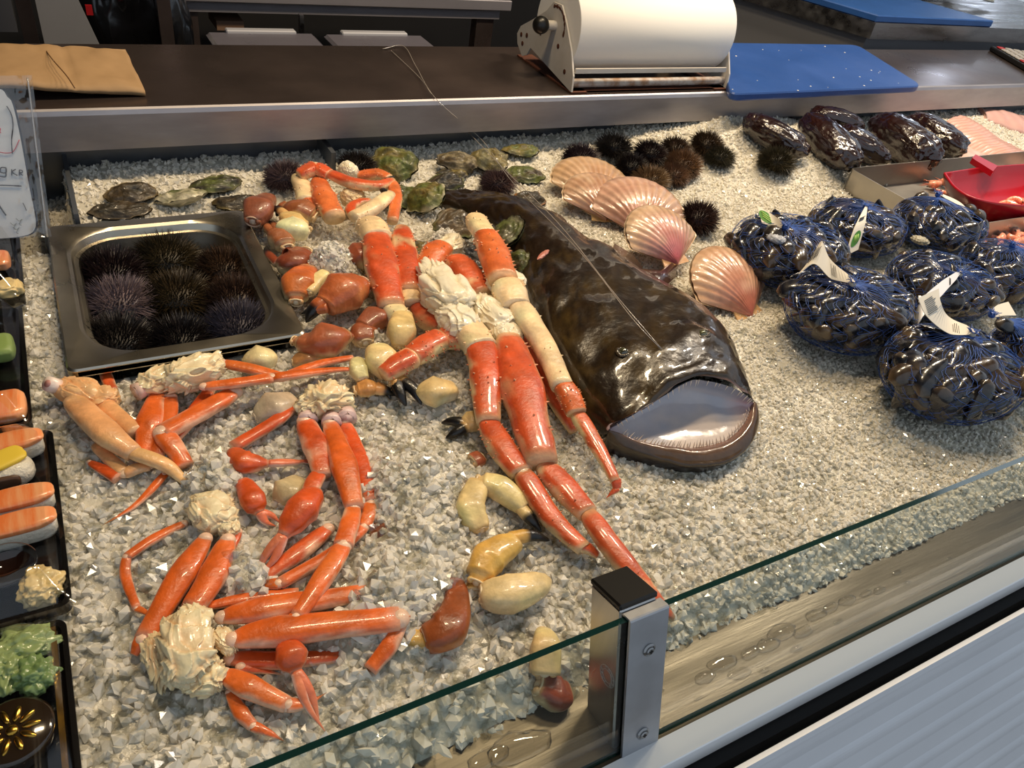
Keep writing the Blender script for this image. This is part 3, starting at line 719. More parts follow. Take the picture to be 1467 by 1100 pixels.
n = len(rings[0]); V = np.vstack(rings); F = grid_faces(len(rings), n, True)+[tuple(range((len(rings)-1)*n, len(rings)*n))]
V2 = V.copy(); V2[:, 2] -= .0012; F2 = [tuple(i+len(V) for i in f[::-1]) for f in F]
o = mk('steel_pan', np.vstack([V, V2]), F+F2, PANSTEEL, smooth=True)
md = o.modifiers.new('edge', 'EDGE_SPLIT'); md.split_angle = .6
setp(o, 'stainless steel food pan sunk in the ice, holding sea urchins', 'pan')

# ------------------------------------------------------------------ oysters
def oyster(px, py, wpx, lpx, ang, cols, label, lift=.0, tilt=(.0, 0), seed=0, name='oyster', thick=.30):
    """two ragged valves; wpx x lpx size in the photo, ang the direction of the hinge in the ground plane"""
    P = G(px, py, lift+.008); s = scale_at(P); L_, Wd = lpx*s/2, wpx*s/2
    P = G(px, py, lift)
    r = empty(name, P, label, 'oyster', 'oysters on the ice')
    Rm = (Matrix.Rotation(ang, 3, 'Z') @ Matrix.Rotation(tilt[0], 3, 'X') @ Matrix.Rotation(tilt[1], 3, 'Y')); Rm = np.array(Rm)
    nr, na = 16, 44
    rr, aa = np.meshgrid(np.linspace(0.0, 1, nr), np.linspace(0, 2*PI, na, endpoint=False), indexing='ij')
    egg = 1-.16*np.cos(aa); lob = 1+.15*vnoise(np.cos(aa)*1.6+seed*3, np.sin(aa)*1.6, seed, seed)+.07*vnoise(np.cos(aa)*6, np.sin(aa)*6+seed, 1, seed+2)
    X = L_*rr*lob*np.cos(aa)*egg; Y = Wd*rr*lob*np.sin(aa)*egg
    hh = min(L_, Wd)*thick*2
    layer = .07*np.sin(rr*26+3*vnoise(np.cos(aa)*2*rr, np.sin(aa)*2*rr, seed, 3))*rr
    wav = .34*vnoise(X/L_*2.5+seed, Y/Wd*2.5, 0, seed+1)
    zt = hh*((1-rr**2.6)*.62+layer+wav*(1-.5*rr**4)+.10*vnoise(X/L_*7, Y/Wd*7, 2, seed+5)); zb = -hh*((1-rr**2.2)*.9-.0)+hh*.5*wav
    c1, c2, c3 = [c8(*c) for c in cols]
    nz = vnoise(X/L_*2.2+seed*2, Y/Wd*2.2, 3, seed+7); n2 = vnoise(X/L_*7, Y/Wd*7, 5, seed+9)
    col = mixc(c1, c2, .5+.9*nz+.3*n2)
    band = (np.sin(rr*26+3*vnoise(np.cos(aa)*2*rr, np.sin(aa)*2*rr, seed, 3)) > .55)
    col = mixc(col, c3, .0) if False else col*(1-.35*band[..., None])
    edge = np.clip((rr-.86)/.1, 0, 1)*(.5+.5*vnoise(np.cos(aa)*3, np.sin(aa)*3, 2, seed+4)); col = col*(1-edge[..., None])+c3*edge[..., None]
    for nm, zz, cc, rev in (('upper_shell', zt+hh*.06, col, False), ('lower_shell', zb-hh*.02, col*.8, True)):
        loc = np.stack([X*(1 if not rev else 1.03), Y*(1 if not rev else 1.04), zz+hh*.6], -1).reshape(-1, 3)
        V = loc @ Rm.T+P; V[:, 2] += 0
        F = grid_faces(nr, na, True)
        if rev: F = [f[::-1] for f in F]
        mk(nm, V, F, ROUGHSH, r, col=cc.reshape(-1, 3))
    return r
OG, OB, OD, OW, OY = (92, 100, 44), (70, 56, 34), (44, 38, 26), (206, 196, 166), (120, 104, 52)
for a in [
    (195, 280, 30, 70, .2, (OB, OD, (120, 100, 60)), 'dark brown oyster at the far left behind the pan', .0, (.35, 0), 1),
    (256, 292, 34, 72, 2.9, (OG, OW, OW), 'pale green and white ragged oyster behind the middle of the pan', 0, (.3, .2), 2),
    (316, 270, 28, 72, .1, (OD, OG, (90, 80, 40)), 'dark green frilled oyster behind the pan, right of the pale one', 0, (.2, 0), 3),
    (182, 305, 24, 80, .1, (OD, OB, OB), 'dark oyster half hidden behind the back left rim of the pan', 0, (.3, 0), 4),
    (345, 296, 26, 70, .1, (OB, OD, OY), 'rough brown oyster wedged beside the pan corner and the crab claws', 0, (.1, 0), 5),
    (570, 244, 44, 66, -.5, (OY, OG, OD), 'large rounded olive oyster right of the topmost crab leg', .004, (.55, 0), 6),
    (582, 288, 36, 60, .1, (OG, OD, OG), 'dark green oyster below the rounded olive one', .0, (.2, 0), 7),
    (618, 292, 44, 66, -1.0, (OG, OY, OW), 'bright green ridged oyster with white hinge in the middle heap', .014, (.5, -.3), 8),
    (660, 237, 26, 62, -.45, (OB, (130, 116, 84), OD), 'striped brown long oyster at the back left of the middle heap', .008, (.5, 0), 9),
    (706, 235, 34, 54, -.5, ((130, 124, 90), OY, OD), 'pale knobbly oyster in the middle heap behind the mauve urchin', .012, (.4, 0), 10),
    (748, 220, 24, 60, 0.0, (OG, OY, OD), 'flat green oval oyster furthest back, right of the middle heap', .002, (.15, 0), 11),
    (756, 256, 26, 58, -.45, (OB, OG, (90, 96, 46)), 'green edged oyster right of the mauve urchin', .0, (.3, 0), 12),
    (652, 252, 18, 46, -.1, (OY, OD, OD), 'small ochre oyster under the striped brown one', .0, (.2, 0), 13),
    (640, 266, 26, 60, .1, (OD, OB, OG), 'flat dark oyster in front of the small ochre one', .0, (.2, 0), 14),
    (760, 290, 26, 50, .2, (OD, OB, (150, 96, 40)), 'dark brown oyster between the mauve urchin and the rear scallops', .0, (.2, 0), 15),
    (650, 326, 40, 66, .3, ((104, 84, 54), OB, OG), 'brown ridged oyster between the ice heap and the big fish tail', .012, (.4, 0), 16),
    (732, 342, 46, 52, -1.2, ((110, 106, 82), OG, OD), 'grey green ridged oyster leaning on the big fish', .03, (.7, -.3), 17),
    (745, 384, 38, 46, -1.2, (OB, OG, OD), 'brown oyster edge between the rightmost crab leg and the big fish', .02, (.6, -.3), 18),
    (668, 372, 44, 52, 1.1, (OD, OB, OD), 'dark oyster under the crab shoulder in the middle', .0, (.3, 0), 19),
    (598, 366, 30, 60, .3, (OY, OB, OD), 'ochre oyster partly under the ice beside the crab legs', .004, (.2, 0), 20)]:
    oyster(a[0], a[1], a[2]*1.35, a[3], a[4], a[5], a[6], a[7], a[8], a[9])

# ------------------------------------------------------------------ scallops
def scallop(px, py, wpx, lpx, ang, tilt, c_edge, c_hinge, label, lift, seed):
    P = G(px, py, lift+.01); s = scale_at(P); R = wpx*s/2
    P = G(px, py, lift)
    r = empty('scallop', P, label, 'scallop', 'closed scallops on the ice')
    Rm = np.array(Matrix.Rotation(ang, 3, 'Z') @ Matrix.Rotation(tilt[0], 3, 'X') @ Matrix.Rotation(tilt[1], 3, 'Y'))
    nr, na = 22, 97; nrib = 15
    rr, aa = np.meshgrid(np.linspace(.0, 1, nr), np.linspace(-1.0, 1.0, na), indexing='ij')
    # fan: hinge at (0,-R), polar from the hinge
    th = aa*1.02; lim = 1.0+.0*aa; rad = (2*np.cos(th*.86)**.75)*R*.98
    X = rr*rad*np.sin(th); Y = -R+rr*rad*np.cos(th)
    ribs = np.cos(aa*nrib*PI*.98)
    rad2 = 1+.012*ribs*(rr > .9); X *= rad2
    dome = R*.34*np.clip(np.sin(np.clip(rr, 0, 1)*PI*.93+.12), 0, 1)**.8*(1-np.abs(aa)**3.2)
    z = dome+R*.014*ribs*rr**.7*(1-rr**12)-.0*rr; z = np.where(rr > .985, R*.015, z)
    z[:, 0] = 0; z[:, -1] = 0
    growth = np.sin(rr*34+.6*vnoise(X/R*2, Y/R*2, seed, seed))
    ce, ch = c8(*c_edge), c8(*c_hinge)
    col = mixc(ch, ce, rr**1.1*1.15-.05); col = mixc(col, ce*.55, .30*np.clip(-ribs, 0, 1)*(.4+.6*rr))
    col = col*(1-.10*(growth > .5)[..., None]); patch = vnoise(X/R*3, Y/R*3, seed+3, seed+1); col = mixc(col, c8(232, 206, 172), .35*np.clip(patch, 0, 1)+.12*np.clip(ribs, 0, 1))
    for nm, k, m_ in (('upper_valve', 1, .55), ('lower_valve', -1, .38)):
        loc = np.stack([X*(1.0 if k > 0 else 1.05), Y*(1 if k > 0 else 1.02), R*.36+k*z*(1 if k > 0 else .9)], -1).reshape(-1, 3)
        F = grid_faces(nr, na)
        if k < 0: F = [f[::-1] for f in F]
        mk(nm, loc @ Rm.T+P, F, SHELLM, r, col=(col if k > 0 else mixc(col, c8(226, 200, 160), .5)).reshape(-1, 3))
    for sx in (-1, 1):
        pr = [(0, -R*1.0), (sx*R*.46, -R*.98), (sx*R*.40, -R*.66), (sx*R*.10, -R*.80)]
        V = np.array([(x, y, R*.36+h) for h in (-.0012, .0012) for x, y in pr]); F = [(0, 1, 2, 3), (7, 6, 5, 4)]+[(i, (i+1) % 4, 4+(i+1) % 4, 4+i) for i in range(4)]
        mk('ear', V @ Rm.T+P, F, SHELLM, r, smooth=False, col=np.tile(mixc(ch, c8(220, 190, 130), .7), (8, 1)))
for a in [
    (842, 272, 100, 0, -.35, (.35, .05), (196, 158, 118), (176, 118, 92), 'rearmost tan scallop, its left rim showing behind the others', .0, 1),
    (852, 292, 92, 0, -.25, (.40, .05), (186, 144, 112), (164, 108, 84), 'reddish tan scallop overlapping the rearmost one', .008, 2),
    (908, 308, 112, 0, -.40, (.42, .0), (198, 154, 130), (188, 128, 108), 'wide pink scallop in the middle of the row', .010, 3),
    (936, 346, 104, 0, .10, (.50, .0), (204, 168, 134), (196, 92, 112), 'cream scallop with bright pink hinge leaning against the big fish', .024, 4),
    (1030, 414, 122, 0, .16, (.50, .0), (204, 160, 124), (198, 108, 94), 'single pink scallop right of the big fish head', .008, 5)]:
    scallop(*a)
# ------------------------------------------------------------------ crab legs, shoulders and claws
KR, KO, KC = (208, 84, 42), (218, 106, 52), (232, 198, 150)      # king crab: red, orange, cream
SO, SR, SCM = (222, 100, 34), (210, 82, 30), (232, 178, 146)      # snow crab
PT, PL = (232, 168, 112), (238, 196, 150)                        # pale tan cluster
def GL(px, py, wpx, lift=0.0):
    P = G(px, py, lift+.01); r = wpx/2*scale_at(P); P = G(px, py, lift+r*.9); return P, wpx/2*scale_at(P)
def legseg(name, pts, top, under, parent, flat=.72, spikes=0, tip=False, seed=0, cover=.15, tipcol=None, start=.90, end=.97, n=16, shift=0.0, open_end=False, bulge=.05, sq=.82, lump=.06, grooves=(), knuckle=False):
    """one leg segment through pts [(P, r), ...]"""
    P = np.array([p for p, r in pts]); R = np.array([r for p, r in pts])
    m = max(3, int((34 if grooves else 16)/(len(P)-1))); Q = catmull(P, m); k = len(Q); t = np.linspace(0, 1, k)
    RR = np.interp(t, np.linspace(0, 1, len(R)), R)
    prof = np.interp(t, [0, .05, .14, .5, .82, .95, 1], [start*.86, start, 1, 1+bulge, 1, end*1.04, end])
    if tip: prof = np.interp(t, [0, .06, .2, .6, .9, 1], [start, .95, 1, .7, .25, .03])
    RR = RR*prof; gmask = np.zeros(k)
    for g_ in grooves: e_ = np.exp(-((t-g_)/.028)**2); RR = RR*(1-.17*e_)*(1+.05*np.exp(-((t-g_-.06)/.03)**2)); gmask = np.maximum(gmask, e_)
    V, F, tt, aa = tube(Q, RR, n, flat, sq=sq)
    c = np.repeat(Q, n, 0); d = V-c; nzv = fbm(V, 55, seed, 2); V = c+d*(1+lump*nzv+lump*.9*fbm(V, 26, seed+2, 1))[:, None]
    w_ = np.clip((np.sin(aa+shift)+cover+.8*nzv+.35*fbm(V, 18, seed+9, 2))*2.2, 0, 1)
    w_ = np.maximum(w_*1.0, 0)
    ct_ = np.array(lin(top)); cu_ = np.array(lin(under)); col = mixc(cu_, ct_, w_)
    n3 = fbm(V, 24, seed+4, 2); col = mixc(col, col*np.array([1.0, 1.5, 1.4])+.02, .4*np.clip(n3*2, 0, 1))
    je = np.clip((.07-np.minimum(tt, 1-tt))/.07, 0, 1)*(0 if tip else 1); col = mixc(col, cu_, je*.7); sp_ = vnoise(V[:, 0]*700, V[:, 1]*700, V[:, 2]*700, seed) > .62; col = mixc(col, col*1.25+.03, sp_*.7)
    if grooves: col = mixc(col, cu_*.8, .6*np.repeat(gmask, n))
    if tipcol is not None: col = mixc(col, np.array(lin(tipcol)), np.clip((tt-.72)*6, 0, 1))
    mb = MB(); mb.add(V, F, col)
    if knuckle:
        Vk, Fk = ico(2); mb.add(Vk*R[0]*np.array([.82, .82, .62])+P[0], Fk, mixc(cu_, c8(250, 226, 200), .4)*np.ones(3))
    if spikes:
        rg = np.random.default_rng(seed+50)
        for _ in range(spikes):
            i = rg.integers(2, k-2); a = rg.choice([rg.normal(PI/2, .9), rg.normal(.1, .3), rg.normal(PI-.1, .3)]); j = int((a % (2*PI))/(2*PI)*n) % n
            b = V[i*n+j]; nn_ = unit(b-Q[i]); ax = unit(Q[min(i+1, k-1)]-Q[i-1]); q = np.cross(nn_, ax); rs = R.mean()*rg.uniform(.05, .10); hs = rs*rg.uniform(1.3, 2.4)
            ring = [b-nn_*rs*.3+rs*(math.cos(x)*ax+math.sin(x)*q) for x in (0, 1.26, 2.51, 3.77, 5.03)]
            ring2 = [b+nn_*hs*.6+rs*.45*(math.cos(x)*ax+math.sin(x)*q) for x in (0, 1.26, 2.51, 3.77, 5.03)]
            mb.add(ring+ring2+[b+nn_*hs], [(x, (x+1) % 5, 5+(x+1) % 5, 5+x) for x in range(5)]+[(5+x, 5+(x+1) % 5, 10) for x in range(5)], mixc(ct_, c8(244, 200, 150), rg.uniform(.1, .6))*np.ones(3))
    return mb.obj(name, CRABM, parent)
def leg(root, joints, style, seed, name='leg', tip=True, lifts=None, flat=.72):
    """joints [(px, py, width px, lift)]; first segment is the part, the rest its sub-parts"""
    top, und, sp, tc = {'king': (KR, KC, 30, None), 'kingo': (KO, KC, 46, None), 'kingc': ((238, 206, 158), (240, 214, 176), 12, None), 'snow': (SO, SCM, 0, (150, 90, 30)), 'snowr': (SR, SCM, 0, (210, 180, 150)), 'pale': (PT, PL, 0, None)}[style]
    PR = []
    for j in joints:
        P, r = GL(j[0], j[1], j[2], j[3] if len(j) > 3 else 0); PR.append((P, r))
    if style[:4] == 'snow': flat = .58
    n = len(joints); keep = [0]
    for i in range(1, n-1):
        u_, v_ = unit(PR[i][0]-PR[i-1][0]), unit(PR[i+1][0]-PR[i][0]); bend = math.degrees(math.acos(max(-1, min(1, u_@v_))))
        if len(joints[i]) > 4: continue                         # a point that only bends the segment
        if n == 3 and bend < 35: continue
        keep.append(i)
    keep.append(n-1); par = None
    for j in range(len(keep)-1):
        seg = PR[keep[j]:keep[j+1]+1]; last = j == len(keep)-2
        if len(seg) == 2:
            (a, ra), (b, rb) = seg; mid = (a+b)/2+np.cross(unit(b-a), (0, 0, 1))*np.linalg.norm(b-a)*.03*math.sin(seed*2.3+j)+np.array([0, 0, .001]); seg = [(a, ra), (mid, (ra+rb)/2), (b, rb)]
        o = legseg(name if par is None else 'leg_segment', seg, top, und, root if par is None else par, flat, sp, tip and last, seed*7+j, tipcol=tc if (tip and last) else None, cover={'kingo': .2, 'king': -.05}.get(style, -.12), knuckle=j > 0 or style[:4] == 'snow')
        if par is None: par = o
    return par
def shoulder(root, px0, py0, px1, py1, wpx, seed, name='shoulder', lift=0., pale=(240, 226, 184), pale2=(222, 176, 128), hgt=.7, ridge=.16, nz=.22):
    """torn pale body meat: overlapping thin plates and folds fanning across the lump"""
    a, r = GL(px0, py0, wpx*hgt, lift); b, r2 = GL(px1, py1, wpx*hgt, lift); w_ = wpx/2*scale_at(a)
    V, F = ico(5); L_ = np.linalg.norm(b-a)/2
    rot = V @ np.array(Matrix.Rotation(seed*1.3, 3, 'Z')).T
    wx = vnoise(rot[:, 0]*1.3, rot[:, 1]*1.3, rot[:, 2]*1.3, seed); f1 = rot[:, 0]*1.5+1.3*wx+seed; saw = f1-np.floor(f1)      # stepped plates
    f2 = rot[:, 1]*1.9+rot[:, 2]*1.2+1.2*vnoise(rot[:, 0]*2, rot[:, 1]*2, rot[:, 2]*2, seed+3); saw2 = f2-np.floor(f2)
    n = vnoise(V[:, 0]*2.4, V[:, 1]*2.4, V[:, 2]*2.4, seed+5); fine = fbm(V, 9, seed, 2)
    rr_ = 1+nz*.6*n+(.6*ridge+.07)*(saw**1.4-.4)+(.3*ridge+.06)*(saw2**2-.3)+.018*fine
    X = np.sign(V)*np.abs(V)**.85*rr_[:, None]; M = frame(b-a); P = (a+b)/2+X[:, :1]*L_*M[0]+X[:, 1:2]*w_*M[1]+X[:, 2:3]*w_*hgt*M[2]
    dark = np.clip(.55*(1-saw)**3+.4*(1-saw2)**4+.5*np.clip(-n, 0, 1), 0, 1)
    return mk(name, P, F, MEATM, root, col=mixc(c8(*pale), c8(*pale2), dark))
def stub(root, px, py, dx, dy, wpx, seed, lift=0., c=(232, 196, 176), c2=(196, 150, 140)):
    """short open leg socket with a rim"""
    a, r = GL(px, py, wpx, lift); b, r2 = GL(px+dx, py+dy, wpx, lift); d = unit(b-a)
    P = [a, a*.5+b*.5, b, b+d*r*.08, b-d*r*.25]; R = [r*.9, r, r*1.05, r*.72, r*.5]
    V, F, t, aa = tube(P, R, 16, .9); col = np.tile(c8(*c), (len(V), 1)); col[-16:] = c8(*c2)
    return mk('leg_socket', V, F, MEATM, root, col=col)
def cluster(px, py, label, name='snow_crab_cluster', cat='crab', group=None):
    return empty(name, G(px, py, 0), label, cat, group)

# -- pale tan crab piece at the left
r = cluster(130, 590, 'pale tan crab shoulder piece with short legs beside the lower left pan corner', 'crab_leg_cluster')
shoulder(r, 84, 553, 150, 575, 46, 1, pale=(238, 192, 138), pale2=(226, 158, 100), ridge=.04, hgt=.8)
shoulder(r, 118, 582, 170, 566, 42, 2, pale=(238, 192, 138), pale2=(226, 158, 100), ridge=.06, hgt=.8)
P = G(82, 554, .018); s = scale_at(P)
for rr_, cc_ in ((12, (246, 226, 214)), (6, (196, 140, 130))):
    V, F, t, a = tube([P, P+unit(CM @ np.array([-.3, .3, -1]))*.012*(1 if rr_ > 8 else 1.08)], [rr_*s, rr_*s*.9], 14, 1.0); mk('cut_end', V, F, MEATM, r, col=np.tile(c8(*cc_), (len(V), 1)))
leg(r, [(104, 574, 34, .008), (150, 618, 38, .010), (192, 650, 28, .008)], 'pale', 1, tip=False)
leg(r, [(188, 648, 24, .010), (235, 665, 20, .008), (266, 690, 13, .002)], 'pale', 2, tip=False)
leg(r, [(142, 572, 26, .004), (195, 620, 26, .004)], 'pale', 3, tip=False)
leg(r, [(136, 638, 16, 0), (178, 678, 20, .0), (214, 668, 14, .001), (236, 645, 9, .002)], 'pale', 4)

# -- orange snow crab cluster below the pan
r = cluster(250, 560, 'orange snow crab cluster with cream shoulder along the front edge of the pan')
shoulder(r, 200, 556, 262, 532, 46, 5, lift=.010); shoulder(r, 236, 548, 318, 520, 52, 6, lift=.014, ridge=.3)
stub(r, 208, 556, -14, 6, 26, 3, .010)
leg(r, [(226, 565, 26, .004), (215, 605, 36, .002), (203, 655, 22, 0)], 'snow', 6, tip=False)
leg(r, [(244, 570, 24, .003), (236, 610, 30, .002), (224, 655, 20, 0)], 'snow', 7, tip=False)
leg(r, [(318, 520, 18, .020), (404, 541, 18, .016), (456, 522, 14, .016, 1), (506, 512, 10, .016)], 'snow', 8, tip=False)
leg(r, [(292, 554, 17, .020), (390, 541, 19, .020), (500, 529, 10, .022, 1), (520, 545, 6, .012)], 'snow', 9)
leg(r, [(336, 562, 28, .008), (232, 620, 32, .006), (266, 668, 24, .0)], 'snow', 10, tip=False)
leg(r, [(300, 560, 20, .004), (272, 600, 22, .002), (240, 640, 18, 0)], 'snowr', 11, tip=False)
leg(r, [(128, 662, 10, 0), (170, 684, 22, 0)], 'snowr', 12, tip=False)
leg(r, [(236, 680, 13, .0), (196, 722, 13, .0), (146, 753, 8, .0)], 'snow', 13)
leg(r, [(150, 532, 18, -.002), (162, 560, 16, -.004)], 'snowr', 14, tip=False)

# -- middle snow crab cluster
r = cluster(470, 580, 'orange snow crab cluster in the middle with crown shaped cream shoulder')
shoulder(r, 438, 582, 500, 566, 60, 15, lift=.004, ridge=.34, nz=.3)
shoulder(r, 430, 590, 466, 558, 34, 16, lift=.010, ridge=.3)
for k, (a, b) in enumerate([(440, 600), (474, 603), (496, 596)]): stub(r, a, b-6, 1, 10, 28, k, .004, (226, 196, 190))
leg(r, [(437, 604, 30, .004), (452, 640, 36, .006), (462, 682, 26, .008)], 'snowr', 16, tip=False)
leg(r, [(458, 678, 24, .008), (442, 712, 26, .010)], 'snowr', 17, tip=False)
leg(r, [(472, 606, 26, .006), (492, 665, 38, .008), (508, 728, 28, .010)], 'snow', 18, tip=False)
leg(r, [(506, 728, 26, .010), (492, 782, 30, .014), (462, 830, 30, .018, 1), (425, 884, 22, .020), (392, 908, 10, .018)], 'snow', 19)
leg(r, [(494, 606, 22, .0), (516, 660, 24, .0), (532, 718, 22, .002)], 'snowr', 20, tip=False)
leg(r, [(531, 722, 20, .002), (522, 755, 20, .004), (480, 790, 20, .006, 1), (400, 836, 20, .004), (350, 840, 9, .0)], 'snow', 21)
leg(r, [(470, 758, 24, .0), (430, 790, 30, .0), (378, 828, 20, .0)], 'snowr', 22, tip=False)
leg(r, [(424, 578, 14, .008), (400, 600, 20, .008), (334, 640, 20, .006)], 'snowr', 23, tip=False)
def snowclaw(root, pts, ftip, ftip2, seed, lift=.004):
    """narrow snow crab pincer: hand with two thin pale fingers"""
    PR = [GL(a, b, c, lift) for a, b, c in pts]
    o = legseg('claw_hand', PR, SR, SCM, root, .8, 0, False, seed, cover=.3, start=.8, end=.6, bulge=.05)
    b = PR[-1][0]; r_ = PR[-1][1]
    for nm, q, s_ in (('fixed_finger', ftip, 1), ('moving_finger', ftip2, -1)):
        Pt, rt = GL(q[0], q[1], 4, lift*.5); mid = (b+Pt)/2+np.cross(unit(Pt-b), (0, 0, 1))*r_*.45*s_
        legseg(nm, [(b, r_*.62), (mid, r_*.5), (Pt, r_*.4)], (222, 120, 84), (240, 206, 190), o, .8, 0, True, seed+3+s_, cover=0)
    return o
snowclaw(r, [(452, 704, 34), (432, 730, 48), (405, 768, 30)], (366, 830), (372, 824), 31, .012)
snowclaw(r, [(332, 646, 22), (350, 662, 34), (384, 664, 20)], (456, 656), (452, 664), 32, .006)
r = cluster(360, 720, 'single orange snow crab claw lying between the two lower left clusters', 'snow_crab_claw')
snowclaw(r, [(348, 690, 26), (362, 716, 36), (372, 735, 26)], (396, 754), (402, 750), 33, .002)

# -- left lower snow crab cluster
r = cluster(300, 740, 'orange snow crab cluster at the lower left with flat square cream shoulder')
shoulder(r, 272, 742, 336, 724, 70, 25, lift=.002, ridge=.12, nz=.25, hgt=.5)
shoulder(r, 322, 734, 330, 768, 30, 26, lift=.004, ridge=.1)
leg(r, [(264, 750, 14, .0), (220, 772, 16, .0, 1), (181, 798, 14, .002), (180, 826, 15, .0, 1), (196, 872, 12, .002), (222, 887, 7, .008)], 'snow', 26)
leg(r, [(294, 772, 26, .002), (262, 822, 38, .002, 1), (206, 916, 30, .0), (192, 938, 12, 0)], 'snow', 27, tip=False)
leg(r, [(326, 774, 28, .004), (306, 822, 40, .004), (276, 872, 34, .006)], 'snow', 28, tip=False)
leg(r, [(340, 762, 18, 0), (322, 800, 18, 0), (310, 830, 16, 0)], 'snowr', 29, tip=False)

# -- bottom snow crab cluster
r = cluster(270, 930, 'orange snow crab cluster at the bottom left with big round cream shoulder')
shoulder(r, 226, 938, 308, 918, 118, 35, lift=.004, ridge=.20, nz=.22, hgt=.5)
shoulder(r, 250, 884, 300, 890, 44, 36, lift=.012, ridge=.25); shoulder(r, 262, 975, 322, 966, 50, 37, lift=.004, ridge=.3)
shoulder(r, 312, 900, 334, 936, 26, 38, lift=.012, ridge=.1); shoulder(r, 212, 905, 240, 985, 34, 39, lift=.002, ridge=.3)
leg(r, [(288, 870, 12, .006), (350, 858, 18, .004), (428, 848, 14, .003)], 'snow', 36, tip=False)
leg(r, [(318, 884, 26, .012), (380, 872, 38, .012), (528, 848, 26, .010)], 'snow', 37, tip=False)
leg(r, [(334, 916, 30, .012), (400, 904, 46, .012, 1), (572, 886, 38, .012), (574, 896, 20, .012)], 'snow', 38, tip=False)
leg(r, [(576, 888, 22, .012), (558, 925, 26, .006), (530, 960, 24, .0)], 'snow', 39, tip=False)
leg(r, [(330, 944, 26, .0), (400, 946, 28, .0, 1), (470, 942, 20, -.002, 1), (510, 938, 10, -.006)], 'snowr', 40, tip=False)
leg(r, [(322, 966, 26, .004), (356, 984, 34, .004, 1), (412, 1010, 26, .004), (440, 1008, 16, .006, 1), (468, 992, 7, .008)], 'snow', 41)
leg(r, [(328, 992, 14, .0), (346, 1022, 22, .0, 1), (362, 1040, 18, .0), (408, 1062, 10, 0)], 'snow', 42)
leg(r, [(346, 955, 22, .0), (374, 960, 14, 0), (408, 967, 8, 0)], 'snowr', 43)
snowclaw(r, [(412, 922, 34), (418, 942, 46), (424, 962, 30)], (466, 1048), (458, 1040), 44, .010)

# -- king crab
r = cluster(700, 430, 'large red king crab cluster with three long legs stretching down to the glass post', 'king_crab_cluster')
KW1, KW2 = (242, 232, 206), (226, 206, 166)
shoulder(r, 618, 392, 662, 452, 64, 51, lift=.030, pale=KW1, pale2=KW2, ridge=.12, nz=.30, hgt=.75)
shoulder(r, 610, 380, 640, 420, 40, 56, lift=.042, pale=KW1, pale2=KW2, ridge=.3, nz=.4)
shoulder(r, 640, 440, 676, 482, 56, 52, lift=.030, pale=KW1, pale2=KW2, ridge=.05, nz=.12)
shoulder(r, 684, 428, 730, 476, 48, 53, lift=.030, pale=KW1, pale2=KW2, ridge=.16, nz=.22)
shoulder(r, 706, 470, 748, 488, 44, 54, lift=.028, pale=KW1, pale2=KW2, ridge=.04, nz=.12)
shoulder(r, 700, 398, 752, 410, 48, 55, lift=.040, pale=KW1, pale2=KW2, ridge=.05, nz=.2)
leg(r, [(656, 458, 44, .026), (690, 500, 48, .024)], 'kingc', 51, tip=False)
leg(r, [(688, 488, 46, .026), (696, 545, 46, .022), (700, 606, 36, .018)], 'king', 52, tip=False)
leg(r, [(698, 604, 34, .016), (718, 640, 40, .014, 1), (748, 678, 36, .014), (790, 742, 32, .012, 1), (836, 786, 26, .010)], 'king', 53, tip=False)
leg(r, [(830, 780, 22, .010), (856, 796, 12, .008)], 'king', 54, tip=False)
leg(r, [(728, 486, 48, .024), (748, 560, 62, .022), (776, 664, 48, .018)], 'king', 55, tip=False)
leg(r, [(778, 666, 36, .016), (808, 700, 40, .016), (842, 736, 34, .016)], 'king', 56, tip=False)
leg(r, [(842, 736, 34, .016), (880, 788, 34, .016, 1), (930, 850, 28, .012, 1), (964, 886, 12, .010)], 'king', 57, tip=False)
leg(r, [(680, 312, 30, .055), (696, 338, 34, .055)], 'kingc', 58, tip=False)
leg(r, [(694, 334, 36, .052), (706, 362, 44, .050), (722, 402, 44, .046)], 'kingo', 59, tip=False)
leg(r, [(724, 408, 48, .040), (740, 440, 44, .038)], 'kingc', 60, tip=False)
leg(r, [(742, 436, 40, .040), (782, 500, 32, .038), (806, 555, 34, .032)], 'kingc', 61, tip=False)
leg(r, [(806, 552, 34, .032), (826, 592, 30, .026)], 'kingo', 62, tip=False)
leg(r, [(826, 592, 28, .024), (856, 640, 22, .018), (882, 690, 15, .014)], 'king', 63, tip=False)
o = leg(r, [(882, 686, 16, .014), (884, 700, 12, .010), (868, 714, 5, .006)], 'king', 64); 
leg(r, [(738, 470, 24, .012), (770, 530, 26, .010, 1), (806, 590, 22, .006, 1), (822, 620, 14, .0)], 'king', 65, tip=False)
leg(r, [(650, 372, 36, .026), (664, 388, 42, .024), (694, 424, 38, .020)], 'king', 66, tip=False)
r = cluster(600, 510, 'short red king crab leg pointing left under the big cluster', 'red_crab_piece')
leg(r, [(548, 537, 30, .020), (590, 512, 38, .020), (632, 486, 38, .020), (668, 484, 42, .014)], 'king', 67, tip=False)
leg(r, [(590, 425, 26, .004), (615, 455, 42, .004), (655, 470, 44, .006)], 'king', 68, tip=False)
r = cluster(630, 365, 'spiny crab joint with white torn meat behind the large king crab cluster', 'king_crab_joint')
shoulder(r, 630, 362, 658, 342, 32, 57, lift=.03, pale=KW1, pale2=KW2, ridge=.2, nz=.35)
leg(r, [(606, 392, 36, .022), (622, 366, 38, .026), (636, 356, 34, .028)], 'kingo', 69, tip=False)

